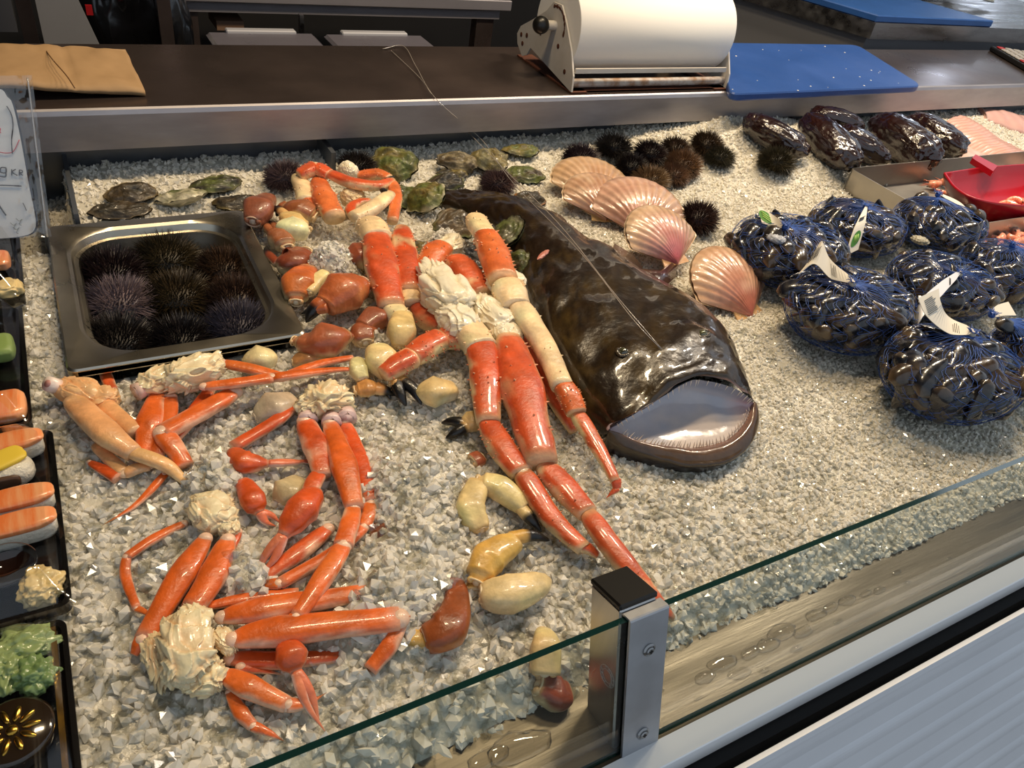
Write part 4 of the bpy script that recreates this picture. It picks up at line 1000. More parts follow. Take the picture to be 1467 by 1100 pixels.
r = cluster(560, 350, 'two thick red king crab legs lying side by side beside the brown claws', 'king_crab_cluster')
shoulder(r, 512, 330, 538, 326, 40, 58, lift=.028, pale=KW1, pale2=(234, 170, 110), ridge=.03, nz=.12)
leg(r, [(528, 320, 40, .028), (542, 342, 42, .028)], 'kingc', 70, tip=False)
leg(r, [(538, 336, 38, .028), (546, 380, 48, .026), (562, 442, 38, .020)], 'king', 71, tip=False)
leg(r, [(562, 440, 34, .020), (577, 462, 32, .018)], 'kingc', 72, tip=False)
leg(r, [(576, 328, 28, .030), (580, 370, 38, .028), (588, 418, 34, .022)], 'king', 73, tip=False)
leg(r, [(586, 414, 32, .018), (592, 436, 30, .016)], 'kingc', 74, tip=False)
leg(r, [(560, 340, 20, .014), (570, 380, 24, .012)], 'kingo', 75, tip=False)

r = cluster(490, 280, 'curled spiny king crab legs looped at the top of the crab heap', 'king_crab_cluster')
leg(r, [(426, 254, 22, .020), (440, 290, 30, .016)], 'kingc', 76, tip=False)
leg(r, [(428, 252, 22, .034), (452, 240, 24, .040), (472, 250, 20, .042)], 'king', 77, tip=False)
leg(r, [(470, 248, 19, .044), (505, 262, 20, .042, 1), (540, 266, 18, .040, 1), (562, 258, 12, .038)], 'king', 78, tip=False)
leg(r, [(456, 258, 24, .026), (464, 285, 34, .024), (480, 312, 34, .020)], 'kingo', 79, tip=False)
leg(r, [(440, 286, 26, .018), (456, 302, 26, .014)], 'kingo', 80, tip=False)
shoulder(r, 488, 248, 510, 244, 30, 59, lift=.03, pale=KW1, pale2=KW2, ridge=.05, nz=.1, hgt=.9)
leg(r, [(512, 252, 18, .030), (540, 250, 20, .034), (558, 256, 16, .036)], 'kingo', 81, tip=False)
leg(r, [(562, 262, 18, .032), (567, 285, 18, .028), (562, 318, 16, .022)], 'kingo', 82, tip=False)
leg(r, [(560, 278, 20, .034), (534, 298, 24, .032), (506, 312, 22, .028)], 'kingc', 83, tip=False)
leg(r, [(545, 318, 14, .020), (515, 312, 16, .024, 1), (502, 300, 16, .026, 1), (515, 290, 14, .028, 1), (530, 288, 12, .028)], 'king', 84, tip=False)
shoulder(r, 488, 280, 522, 286, 34, 60, lift=.018, pale=(238, 216, 170), pale2=(226, 190, 140), ridge=.1, nz=.2)
for px, py, px2, py2, w_ in ((553, 258, 566, 252, 8), (548, 272, 558, 280, 10)):
    a, ra = GL(px, py, w_, .042); b, rb = GL(px2, py2, w_, .044); legseg('black_tip', [(a, ra), (b, rb)], (22, 20, 20), (30, 26, 24), r, .7, 0, True, 9)

# -- brown crab claws
BR, BR2, CRM, BLK = (158, 94, 58), (190, 112, 60), (226, 196, 144), (20, 18, 18)
def claw(pts, fingers, label, top=BR, und=CRM, seed=0, lift=.006, wrist=None, cover=.2, flat=.78, group='loose brown crab claws', name='crab_claw', black=.35):
    """pts: hand [(px,py,w)...]; fingers: [(px,py,w,curve)]; wrist: [(px,py,w)...]"""
    c0 = pts[len(pts)//2]; r = empty(name, G(c0[0], c0[1], 0), label, 'crab claw', group)
    PR = [GL(a, b, c, lift) for a, b, c in pts]
    if fingers: h = legseg('claw_hand', PR, top, und, r, flat, 0, False, seed, cover=cover, start=.55, end=.80, n=22, bulge=.14, sq=.74, lump=.09, grooves=(.12,))
    else: h = legseg('arm_segment', PR, top, und, r, flat, 0, False, seed, cover=cover, start=.90, end=.96, n=22, bulge=.05, sq=.66, lump=.10)
    for e_, (pe, re_), (pn, rn_) in ((0, PR[0], PR[1]), (1, PR[-1], PR[-2])):             # hinge knobs and rim at the ends
        if e_ and fingers: continue
        ax = unit(pe-pn); sd = unit(np.cross(ax, (0, 0, 1))); mbk = MB()
        for q_ in (-1, 1):
            Vk, Fk = ico(2); mbk.add(Vk*re_*.30+pe+sd*re_*.52*q_-ax*re_*.05+np.array([0, 0, re_*.15]), Fk, mixc(c8(*und), c8(*top), .25))
        A_ = np.linspace(0, 2*PI, 19); up_ = np.cross(sd, ax); rim = pe-ax*re_*.02+re_*.72*(np.cos(A_)[:, None]*sd+flat*np.sin(A_)[:, None]*up_)
        Vk, Fk, _t, _a = tube(rim, np.full(19, re_*.10), 6); mbk.add(Vk, Fk, mixc(c8(*und), c8(250, 236, 206), .4))
        Vk, Fk = ico(2); mbk.add(Vk*np.array([1, 1, 1])*re_*.42+pe-ax*re_*.22, Fk, mixc(c8(*und), c8(250, 240, 214), .5))
        mbk.obj('hinge_joint', MEATM, h)
    b, rb = PR[-1]
    for i, (fx, fy, fw, cv) in enumerate(fingers):
        Pt, rt = GL(fx, fy, 6, lift); d = Pt-b; rf = fw/2*scale_at(b); mid = (b+Pt)/2+np.cross(unit(d), (0, 0, 1))*np.linalg.norm(d)*cv+np.array([0, 0, rf*.4])
        P = catmull([b-unit(d)*rf*.5+np.cross(unit(d), (0, 0, 1))*rb*.35*np.sign(cv+1e-6), mid, Pt], 8); k = len(P); t = np.linspace(0, 1, k)
        V, F, tt, aa = tube(P, rf*np.interp(t, [0, .3, .7, .95, 1], [1, 1.0, .68, .25, .04]), 12, .85)
        col = mixc(c8(*und), c8(*top), np.clip((np.sin(aa)+.2)*2, 0, 1)); col = mixc(col, c8(*BLK), np.clip((tt-black)*9, 0, 1))
        mk('fixed_finger' if i == 0 else 'moving_finger', V, F, CRABM, h, col=col)
    if wrist:
        PW = [GL(a, b_, c, lift*.6) for a, b_, c in wrist]
        legseg('wrist', PW, mixt(top, und), und, r, .85, 0, False, seed+3, cover=.1, start=.8, end=.8)
    return r
def mixt(a, b): return tuple(int(x*.45+y*.55) for x, y in zip(a, b))
claw([(362, 318, 30), (370, 300, 42), (384, 286, 26)], [], 'rounded red brown crab claw joint standing on the back right pan corner', seed=1, lift=.016, top=(146, 84, 60), und=(176, 108, 72))
claw([(452, 312, 26), (432, 302, 34), (410, 298, 26)], [(396, 310, 16, .2)], 'arched brown crab claw behind the first ice heap', seed=2, lift=.014)
claw([(440, 332, 26), (420, 318, 28), (408, 310, 22)], [(382, 297, 14, .08)], 'cream crab claw with thin black finger beside the pan corner', seed=3, lift=.022, top=(226, 180, 116), black=.3)
claw([(438, 330, 34), (418, 328, 40), (402, 326, 28)], [], 'smooth cream white crab arm segment left of the first ice heap', seed=4, lift=.018, top=(238, 220, 172), und=(240, 224, 180))
claw([(412, 356, 26), (402, 342, 32), (394, 334, 24)], [(378, 318, 16, .12), (386, 316, 14, -.16)], 'brown crab claw with closed black fingers against the pan edge', seed=5, lift=.014)
claw([(440, 362, 30), (420, 376, 40), (402, 376, 30)], [(388, 346, 18, .22), (382, 352, 14, -.12)], 'dark brown crab claw lying along the right side of the pan', seed=6, lift=.010, top=(140, 66, 40))
claw([(424, 434, 26), (426, 410, 44), (442, 388, 34)], [(480, 374, 18, .10), (482, 382, 14, -.18)], 'orange and cream crab claw with black tips crossing two others', seed=7, lift=.016, top=(206, 104, 48))
claw([(440, 420, 20), (452, 404, 22), (466, 392, 16)], [], 'slim cream crab leg piece between the two biggest brown claws', seed=8, lift=.026, top=(232, 202, 142), und=(236, 208, 150))
claw([(520, 408, 40), (492, 418, 56), (466, 438, 46)], [(438, 462, 26, .12), (430, 452, 18, -.12)], 'largest orange brown crab claw, right of the pan', seed=9, lift=.018, top=(188, 98, 54), und=(202, 122, 72))
claw([(526, 366, 38), (512, 368, 38), (498, 374, 26)], [(474, 388, 18, .10), (484, 380, 12, -.15)], 'brown crab claw with black tip pressed against the thick red leg', seed=10, lift=.014, top=(150, 76, 50))
claw([(420, 488, 22), (446, 492, 36), (470, 486, 52), (494, 480, 34)], [(468, 506, 18, -.2)], 'brown crab claw broken open at its cream left end, at the lower right pan corner', seed=11, lift=.010, top=(170, 92, 58))
claw([(556, 452, 26), (538, 456, 36), (520, 470, 26)], [], 'brown crab claw end under the thick red leg', seed=12, lift=.010, top=(146, 80, 54), und=(180, 110, 70))
claw([(578, 452, 32), (576, 476, 42), (572, 498, 22)], [], 'yellowish cream crab joint below the thick red leg', seed=13, lift=.020, top=(226, 196, 132), und=(230, 204, 150))
claw([(540, 500, 34), (546, 516, 46), (562, 534, 36)], [], 'open cream crab shoulder joint in the middle of the brown claws', seed=14, lift=.012, top=(232, 204, 144), und=(236, 212, 160))
claw([(512, 516, 20), (514, 530, 26), (520, 544, 18)], [], 'small rounded cream crab knuckle beside the open joint', seed=15, lift=.014, top=(230, 202, 146), und=(236, 212, 160))
claw([(524, 492, 30), (520, 478, 34), (534, 470, 26)], [], 'rusty brown crab claw end above the open cream joint', seed=16, lift=.004, top=(150, 80, 48))
claw([(508, 560, 22), (526, 556, 26), (540, 556, 22)], [(568, 566, 18, .10), (560, 572, 14, -.2)], 'crab claw with short black fingers left of the twin black fingers', seed=17, lift=.006, top=(214, 150, 84))
claw([(560, 548, 26), (572, 548, 28)], [(582, 582, 20, .12), (604, 580, 20, -.12)], 'twin glossy black crab fingers poking out of the ice', seed=18, lift=.010, top=(214, 160, 90), black=.08)
claw([(600, 562, 28), (622, 560, 46), (650, 560, 30)], [], 'cut cream crab claw segment showing white inside, on the middle ice', seed=19, lift=.004, top=(230, 196, 138), und=(240, 226, 190))
claw([(690, 598, 26), (676, 604, 28), (664, 610, 24)], [(632, 606, 18, .1), (638, 628, 18, -.14)], 'tan crab claw with forked black tips left of the long red leg', seed=20, lift=.002, top=(222, 182, 124), black=.12)
claw([(690, 760, 28), (674, 730, 42), (684, 694, 32)], [], 'upright cream crab leg segment right of the middle ice heap', seed=21, lift=.006, top=(232, 204, 142), und=(228, 190, 130))
claw([(682, 690, 30), (716, 700, 34), (752, 728, 32)], [(776, 762, 20, .12)], 'cream crab claw with black tip under the long red leg', seed=22, lift=.008, top=(232, 202, 140), black=.3)
claw([(682, 836, 36), (700, 800, 44), (738, 776, 36)], [(788, 774, 22, -.12)], 'yellow crab claw with raised black tip, lower middle of the ice', seed=23, lift=.008, top=(226, 176, 88), und=(230, 196, 130), black=.3)
claw([(682, 820, 26), (682, 850, 32)], [], 'small yellow crab joint below the yellow claw', seed=24, lift=.0, top=(222, 170, 86))
claw([(690, 852, 44), (730, 850, 54), (768, 838, 38), (782, 830, 20)], [], 'thick cream crab leg cylinder lying below the yellow claw', seed=25, lift=.004, top=(236, 208, 152), und=(230, 200, 150))
claw([(646, 826, 26), (654, 862, 40), (640, 902, 60), (610, 916, 44)], [], 'curved dark brown crab claw half buried left of the cream cylinder', seed=26, lift=.0, top=(150, 76, 36), und=(190, 110, 56))
claw([(612, 916, 30), (592, 914, 28), (578, 904, 16)], [], 'yellow knuckle of crab beside the curved brown claw', seed=27, lift=.0, top=(226, 176, 92))
claw([(776, 902, 20), (782, 926, 44), (780, 966, 46)], [], 'cream crab claw seen through the glass left of the post', seed=28, lift=.004, top=(232, 198, 140), und=(226, 180, 120))
claw([(770, 980, 44), (796, 994, 46), (812, 996, 36)], [], 'dark red brown crab claw end at the foot of the steel post', seed=29, lift=-.004, top=(140, 62, 34))
claw([(530, 764, 34), (560, 766, 36), (620, 758, 24)], [], 'brown crab claw almost buried in the ice below the middle cluster', seed=30, lift=-.010, top=(138, 70, 34))
claw([(690, 656, 26), (676, 662, 26)], [], 'small reddish crab piece buried beside the long red leg', seed=31, lift=-.002, top=(176, 92, 60))
claw([(368, 600, 30), (392, 586, 50), (420, 578, 36)], [], 'translucent grey crab body piece left of the crown shaped shoulder', seed=32, lift=-.006, top=(200, 178, 150), und=(214, 196, 168))
claw([(350, 520, 22), (372, 514, 40), (390, 512, 26)], [], 'cream frilled crab shoulder piece at the pan front edge', seed=33, lift=.004, top=(238, 218, 162), und=(238, 218, 168))
claw([(420, 520, 20), (440, 514, 34), (462, 510, 26)], [], 'tan crab claw half under the thin orange legs', seed=34, lift=-.002, top=(196, 138, 84))
claw([(398, 720, 24), (412, 706, 42), (428, 690, 28)], [], 'wet translucent crab body piece behind the big snow crab pincer', seed=35, lift=-.006, top=(204, 184, 140), und=(214, 196, 160))
# ------------------------------------------------------------------ monkfish
def monkfish():
    r = empty('monkfish', G(900, 480, 0), 'huge glossy dark brown monkfish with gaping toothed mouth lying on the ice', 'fish')
    ST = [  # left px, right px, height
        ((628, 290), (648, 274), .022), ((664, 306), (690, 277), .030), ((705, 330), (745, 288), .040), ((735, 385), (800, 312), .052),
        ((752, 450), (860, 352), .066), ((772, 520), (925, 392), .076), ((812, 580), (1000, 432), .082), ((850, 612), (1052, 492), .080), ((868, 626), (1076, 548), .066)]
    na = 41; S = []
    for (l, rr, h) in ST:
        a = W(l[0], l[1], .008+float(0)); b = W(rr[0], rr[1], h*.45)
        ia = float(ice_h(a[0], a[1])); a = W(l[0], l[1], ia+.006); ib = float(ice_h(b[0], b[1])); b2 = np.array([b[0], b[1], 0])
        a2 = np.array([a[0], a[1], 0]); hb = max(ia, ib)*.5; row = []
        for k in range(na):
            ph = PI*k/(na-1); c_ = math.cos(ph); s_ = math.sin(ph)
            u_ = .5*(1-np.sign(c_)*abs(c_)**.85); p = b2*(1-u_)+a2*u_
            row.append((p[0], p[1], hb-.004+h*s_**.62))
        S.append(row)
    # upper lip line, right corner to left corner
    lip = [W(1080, 576, .040), W(1070, 566, .050), W(1040, 552, .058), W(1000, 544, .062), W(975, 552, .062), W(940, 574, .056), W(900, 598, .046), W(872, 614, .036)]
    lip = catmull(lip, 6); tt = np.linspace(0, 1, na); li = np.linspace(0, 1, len(lip)); LP = np.stack([np.interp(tt, li, lip[:, i]) for i in range(3)], -1)
    last = np.array(S[-1]); S[-1] = (last*.5+LP*.5+np.array([0, 0, .010])*np.sin(PI*tt)[:, None]).tolist()
    S.append((LP+np.array([0, 0, .003])).tolist())
    S = np.array(S); m = 9; rows = []
    for j in range(na): rows.append(catmull(S[:, j], m))
    Gd = np.stack(rows, 1); nrow = Gd.shape[0]                      # rows x na x 3
    P = Gd.reshape(-1, 3).copy()
    n1 = fbm(P, 16, 3); n2 = fbm(P, 60, 6, 2); n3 = np.abs(fbm(P*np.array([1, .55, 1]), 44, 16, 2)); P[:, 2] += .009*n1*(P[:, 2] > .012)+.0022*n2-.006*np.clip(.12-n3, 0, 1)/.12*.5
    # features: eyes, gill groove, ridges
    def bump(px, py, z, rad, h):
        c = W(px, py, z); d = np.linalg.norm(P[:, :2]-c[:2], axis=1); P[:, 2] += h*np.exp(-(d/rad)**2)
    for e in ((897, 492), (1008, 474)):
        bump(e[0], e[1], .085, .020, .009); bump(e[0], e[1], .088, .006, -.006)
    for a in ((960, 500, .02, .006), (860, 430, .018, .006), (800, 440, .016, -.008), (790, 410, .014, .006), (880, 560, .02, .005), (930, 540, .018, -.004), (1050, 520, .016, .004), (840, 530, .018, -.004)):
        bump(a[0], a[1], .08, a[2], a[3])
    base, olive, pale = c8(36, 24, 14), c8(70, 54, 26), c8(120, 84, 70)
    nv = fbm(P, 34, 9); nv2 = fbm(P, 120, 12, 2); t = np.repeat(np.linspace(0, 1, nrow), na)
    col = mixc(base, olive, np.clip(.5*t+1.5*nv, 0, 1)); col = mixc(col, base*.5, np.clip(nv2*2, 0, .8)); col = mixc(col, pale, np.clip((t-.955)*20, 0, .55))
    V = P; F = grid_faces(nrow, na)
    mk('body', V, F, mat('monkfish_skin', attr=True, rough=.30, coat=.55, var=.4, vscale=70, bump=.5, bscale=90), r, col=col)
    # lower jaw: from the inner lip out, over and down to the ice
    lo = [W(1080, 576, .036), W(1078, 600, .026), W(1060, 628, .020), W(1030, 645, .017), W(990, 650, .017), W(945, 643, .018), W(905, 632, .022), W(872, 616, .032)]
    lo = catmull(lo, 6); LO = np.stack([np.interp(tt, np.linspace(0, 1, len(lo)), lo[:, i]) for i in range(3)], -1)
    cen = (LP.mean(0)+LO.mean(0))/2; D = LO-cen; D[:, 2] = 0; D /= np.linalg.norm(D, axis=1)[:, None]
    w_ = np.sin(PI*tt)**.4
    LI = LO-D*.012*w_[:, None]+np.array([0, 0, -.002]); R1 = LO+np.array([0, 0, .005])*w_[:, None]; R2 = LO+D*(.012*w_)[:, None]+np.array([0, 0, .000])
    R3 = LO+D*(.017*w_)[:, None]; R3[:, 2] = .008+.3*R3[:, 2]; R4 = LO+D*(.010*w_)[:, None]; R4[:, 2] = -.004
    jaw = np.stack([LI, R1, R2, R3, R4]); J = []
    for j in range(na): J.append(catmull(jaw[:, j], 5))
    J = np.stack(J, 1); nj = J.shape[0]; JP = J.reshape(-1, 3); JP = JP+.0012*fbm(JP, 70, 2)[:, None]
    tj = np.repeat(np.linspace(0, 1, nj), na); col = mixc(c8(140, 104, 90), c8(76, 56, 36), tj*2.4); col = mixc(col, c8(34, 24, 16), np.clip(tj*2.2-1.0, 0, 1))
    mk('lower_jaw', JP, grid_faces(nj, na), MATS['monkfish_skin'], r, col=col)
    # mouth lining between the lips, sinking inwards
    nv_ = 22; inn = unit(np.array([-.35, .8, -.45])); rows = []
    for v in np.linspace(0, 1, nv_):
        dpt = (v*(1-v)*4)**.55*np.sin(PI*tt)**.6*.044*(1.25-.75*v); q = LP*(1-v)+LI*v+inn*dpt[:, None]; rows.append(q)
    M_ = np.stack(rows); Mp = M_.reshape(-1, 3); Mp = Mp+.0018*fbm(Mp, 42, 5)[:, None]
    vv = np.repeat(np.linspace(0, 1, nv_), na); nm = fbm(Mp, 30, 8)
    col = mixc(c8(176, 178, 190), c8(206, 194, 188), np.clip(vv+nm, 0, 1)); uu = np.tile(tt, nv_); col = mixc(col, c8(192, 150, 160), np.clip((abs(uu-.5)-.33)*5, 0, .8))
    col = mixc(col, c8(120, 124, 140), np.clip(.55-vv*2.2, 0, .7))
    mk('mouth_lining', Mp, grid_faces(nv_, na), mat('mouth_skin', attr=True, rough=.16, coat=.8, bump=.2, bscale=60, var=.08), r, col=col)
    # teeth: rows of needles along both lips
    mb = MB()
    for rowp, n_, sgn, ln in ((LP, 26, -1, .009), (LI, 44, 1, .010), (LI-D*.004, 34, 1, .008)):
        for k in range(n_):
            u_ = .06+.88*(k+random.uniform(-.3, .3))/(n_-1); i = int(np.clip(u_*(na-1), 1, na-2)); f_ = u_*(na-1)-i
            b = rowp[i]*(1-f_)+rowp[min(i+1, na-1)]*f_; d = unit(np.array([0, 0, sgn*1.0])+unit(cen-b)*.7); l_ = ln*random.uniform(.5, 1.1); s_ = unit(np.cross(d, (1, .2, 0))); q = np.cross(d, s_); rr_ = .0010
            mb.add([b+rr_*s_, b+rr_*q, b-rr_*s_, b-rr_*q, b+d*l_], [(0, 1, 4), (1, 2, 4), (2, 3, 4), (3, 0, 4)], c8(228, 210, 190))
    mb.obj('teeth', MEATM, r, smooth=False)['kind'] = 'stuff'
    # eyes
    for e in ((897, 492), (1008, 474)):
        c = W(e[0], e[1], .086); i = np.argmin(np.linalg.norm(P[:, :2]-c[:2], axis=1)); z = P[i, 2]; Vs, F = ico(3)
        mk('eye', Vs*.0068+np.array([c[0], c[1], z-.001]), F, mat('fish_eye', (34, 34, 26), .05, coat=1, spec=.8, col2=(84, 84, 56), vscale=120), r)
        A = np.linspace(0, 2*PI, 21); rim = c*0+np.array([c[0], c[1], z+.0008])+np.stack([.0088*np.cos(A), .0076*np.sin(A), .001*np.sin(A*3)], -1); Vt, Ft, t_, a_ = tube(rim, np.full(21, .0022), 8)
        mk('eyelid', Vt, Ft, MATS['monkfish_skin'], r, col=np.tile(c8(64, 52, 32), (len(Vt), 1)))
    # fins
    def fin(name, pts, th=.003, c=(58, 36, 28)):
        Q = np.array([W(a, b, z) for a, b, z in pts]); n = len(Q); ct = Q.mean(0); V = []; 
        for h in (-th/2, th/2):
            V += [q+np.array([0, 0, h]) for q in Q]
        V += [ct+np.array([0, 0, -th*1.2]), ct+np.array([0, 0, th*1.2])]
        F = [(i, (i+1) % n, n+(i+1) % n, n+i) for i in range(n)]+[((i+1) % n, i, 2*n) for i in range(n)]+[(n+i, n+(i+1) % n, 2*n+1) for i in range(n)]
        mk(name, V, F, MATS['monkfish_skin'], r, col=np.tile(c8(*c), (len(V), 1)))
    fin('pectoral_fin', [(880, 350, .040), (906, 366, .034), (920, 384, .026), (912, 394, .022), (896, 398, .030), (870, 378, .050)], .004, (70, 52, 36))
    fin('gill_flap', [(915, 386, .030), (945, 388, .022), (970, 372, .012), (968, 398, .014), (950, 412, .030), (925, 405, .040)], .004, (60, 34, 30))
    a, b = W(770, 372, .068), W(786, 358, .068); Vb, Fb, n_, _ = blob(a, b, .004, .003, 3, .2); mk('skin_tear', Vb, Fb, MEATM, r, col=np.tile(c8(190, 120, 104), (len(Vb), 1)))
    return r
monkfish()

# ------------------------------------------------------------------ netted mussels
def mussel_mesh(seed):
    L_ = .025; n = 14; k = 13; t = np.linspace(0, 1, k); X = -L_+2*L_*t
    wd = L_*.52*np.sin(PI*np.clip(t, .0, 1)**.62)**.7; th = L_*.34*np.sin(PI*np.clip(t, 0, 1)**.55)**.8
    A = np.linspace(0, 2*PI, n, endpoint=False); V = []
    for i in range(k):
        V.append(np.stack([np.full(n, X[i]), wd[i]*np.cos(A)+L_*.14*math.sin(t[i]*PI), th[i]*np.sign(np.sin(A))*np.abs(np.sin(A))**1.25], -1))
    V = np.vstack(V); F = grid_faces(k, n, True); F += [tuple(range(n))[::-1], tuple(range((k-1)*n, k*n))]
    gr = np.sin(V[:, 0]*900+seed)+.6*fbm(V, 120, seed); cb = [c8(24, 26, 38), c8(34, 30, 30), c8(20, 24, 34), c8(58, 44, 32)][seed % 4]
    col = mixc(cb, c8(84, 78, 72), np.clip(gr*.25+.12, 0, .5)); col = mixc(col, c8(116, 96, 70), np.clip((.12-np.repeat(t, n))*5, 0, .7))
    return V, F, col
MUSM = mat('mussel_shell', attr=True, rough=.24, coat=.6, var=.4, vscale=90, bump=.25, bscale=140)
MUSP = []
for k in range(4):
    V, F, col = mussel_mesh(k); o = mk('mussel', V, F, MUSM, None, col=col, local=True); MUSP.append(o)
mus_used = [False]*4
MLAB = ['the net bag beside the steel shrimp tray', 'the net bag with a green emblem tag hanging down', 'the right edge net bag below the red scoop', 'the leftmost net bag, nearest the pink scallop',
        'the net bag with the bright white cross shaped tag', 'the net bag cut off by the right frame edge', 'the big net bag with the tag folded left', 'the net bag nearest the glass']
NETM = mat('blue_net', (46, 84, 160), .4, spec=.6)
BAGS = [  # cx, cy(centre px), width px, height px, knot px, count, label, mussel label
    (1345, 322, 142, 86, (1343, 280), 30, 'netted mussels beside the steel shrimp tray', 0), (1228, 326, 146, 96, (1240, 297), 30, 'netted mussels with a green emblem tag hanging down the front', 1),
    (1442, 388, 150, 108, (1450, 352), 26, 'netted mussels at the right edge below the red scoop', 2), (1128, 358, 178, 128, (1124, 326), 42, 'leftmost netted mussels with a green emblem tag lying over the top', 3),
    (1348, 410, 168, 116, (1374, 393), 38, 'netted mussels with a bright white cross shaped tag in the middle', 4), (1480, 512, 140, 150, (1420, 452), 20, 'netted mussels cut off by the right edge of the frame', 5),
    (1216, 442, 196, 152, (1221, 407), 50, 'netted mussels in front with a cream tag folded back to the left', 6), (1362, 534, 214, 158, (1392, 479), 56, 'netted mussels nearest the glass, the largest bag, with a cream tag', 7)]
def bag(cx_, cy_, wp, hp, knot, cnt, lab, k):
    P0 = G(cx_, cy_+hp*.22, .0); s = scale_at(P0); A_ = wp/2*s*1.0; Hh = hp*s*.64
    B_ = A_*.80; cen = G(cx_, cy_, Hh*.5); base = np.array([cen[0], cen[1], float(ice_h(cen[0], cen[1]))])
    r = empty('mussel_net_bag', base, 'blue '+['net bag of ' if 1 else ''][0]+lab.replace('netted ', ''), 'mussel bag', 'blue net bags of mussels')
    kn = W(knot[0], knot[1], base[2]+Hh*1.02); kd = kn-base
    def surf(th, ph, off=0.0):
        """th 0 at the top, ph round; a slumped sack with its knot off centre"""
        u_ = np.sin(th)**.85*np.where(th > PI/2, 1-.12*((th-PI/2)/(PI/2)), 1); z = .5+.5*np.sign(np.cos(th))*np.abs(np.cos(th))**.8
        lump = 1+.05*vnoise(np.cos(ph)*2.2, np.sin(ph)*2.2, th*1.5+k*3, k)
        x = (A_*lump+off)*u_*np.cos(ph); y = (B_*lump+off)*u_*np.sin(ph); zz = Hh*.97*z+off*np.cos(th)
        w_ = np.clip(1-th/1.1, 0, 1)**1.5
        return np.stack([base[0]+x*(1-w_)+w_*kd[0]+.0*x, base[1]+y*(1-w_)+w_*kd[1], base[2]+zz+.002], -1)
    # net: two families of slanting threads meeting in diamonds
    mb = MB(); ns = 34
    for fam in (1, -1):
        for i in range(ns):
            th = np.linspace(.05, 2.5, 30); ph = 2*PI*i/ns+fam*th*.34+.12*fam*np.sin(th*14+i)
            P = surf(th, ph, .0016); Vt, Ft, t_, a_ = tube(P, np.full(30, .00036), 3, caps=False); mb.add(Vt, Ft)
    for i in range(24):                                         # gathered end above the knot
        a = 2*PI*i/24; rt = .010*random.uniform(.6, 1.2); pts = [kn, kn+np.array([rt*.5*math.cos(a), rt*.5*math.sin(a), .006]), kn+np.array([rt*math.cos(a), rt*math.sin(a), .004+.006*random.random()])]
        Vt, Ft, t_, a_ = tube(pts, [.0009, .0006, .0004], 4); mb.add(Vt, Ft)
    mb.obj('net', NETM, r)['kind'] = 'stuff'
    V, F = ico(2); mk('knot', V*np.array([.005, .005, .0045])+kn+np.array([0, 0, .001]), F, NETM if k not in (4, 6, 7) else mat('clip_white', (206, 196, 176), .4), r)
    # filling in the depth of the bag: a dark heap of shells
    V, F = ico(4); th = np.arccos(np.clip(V[:, 2], -1, 1)); ph = np.arctan2(V[:, 1], V[:, 0]); Q = surf(np.maximum(th, .02), ph, -.010)
    Q[:, 2] = np.minimum(Q[:, 2], base[2]+Hh*.9); cell = vnoise(Q[:, 0]*90, Q[:, 1]*90, Q[:, 2]*90, k); Q = base+(Q-base)*(1+.06*cell)[:, None]
    hp_ = mk('inner_shells', Q, F, MUSM, r, col=mixc(c8(16, 17, 22), c8(44, 38, 34), .5+cell)); hp_['kind'] = 'stuff'
    sc = min(1.2, max(.70, A_/.076)); n = 0; tries = 0; pts = []
    while n < cnt and tries < 4000:
        tries += 1; th = math.acos(random.uniform(-.15, .96)); ph = random.uniform(-PI*1.02, .18) if random.random() < .85 else random.uniform(0, 6.28)
        p = surf(np.array([th]), np.array([ph]), -.008*sc)[0]
        if any(np.linalg.norm(p-q) < .0180*sc for q in pts): 
            if tries < 3000: continue
        pts.append(p); e = 1e-2; tu = surf(np.array([th+e]), np.array([ph]))[0]-surf(np.array([th-e]), np.array([ph]))[0]; tv = surf(np.array([th]), np.array([ph+e]))[0]-surf(np.array([th]), np.array([ph-e]))[0]
        nrm = unit(np.cross(tu, tv)); 
        if nrm @ (p-base-np.array([0, 0, Hh*.3])) < 0: nrm = -nrm
        a = random.uniform(0, 2*PI); x = unit(unit(tu)*math.cos(a)*1.4+unit(tv)*math.sin(a)); nrm = unit(nrm+np.array([random.gauss(0, .16) for _ in range(3)])); x = unit(x-nrm*(x@nrm)+nrm*random.gauss(0, .08)); y = unit(np.cross(nrm, x)); z = np.cross(x, y)
        v = random.choice([0, 0, 1, 2, 2, 3]); 
        if not mus_used[v]: o = MUSP[v]; mus_used[v] = True
        else: o = MUSP[v].copy(); C.objects.link(o)
        q = sc*random.uniform(.72, 1.12); o.matrix_world = Matrix(((x[0], y[0], z[0], p[0]), (x[1], y[1], z[1], p[1]), (x[2], y[2], z[2], p[2]), (0, 0, 0, 1))) @ Matrix.Diagonal((q, q, q, 1))
        setp(o, 'mussel inside '+MLAB[k], 'mussel', 'mussels inside '+MLAB[k]); n += 1
    return r, kn, base, A_, Hh, s
TAGW = mat('tag_paper', (232, 224, 208), .5); TAGG = mat('emblem_green', (70, 132, 46), .5); INK = mat('print_ink', (52, 54, 62), .6); TAGB = mat('tag_white', (240, 240, 244), .45)
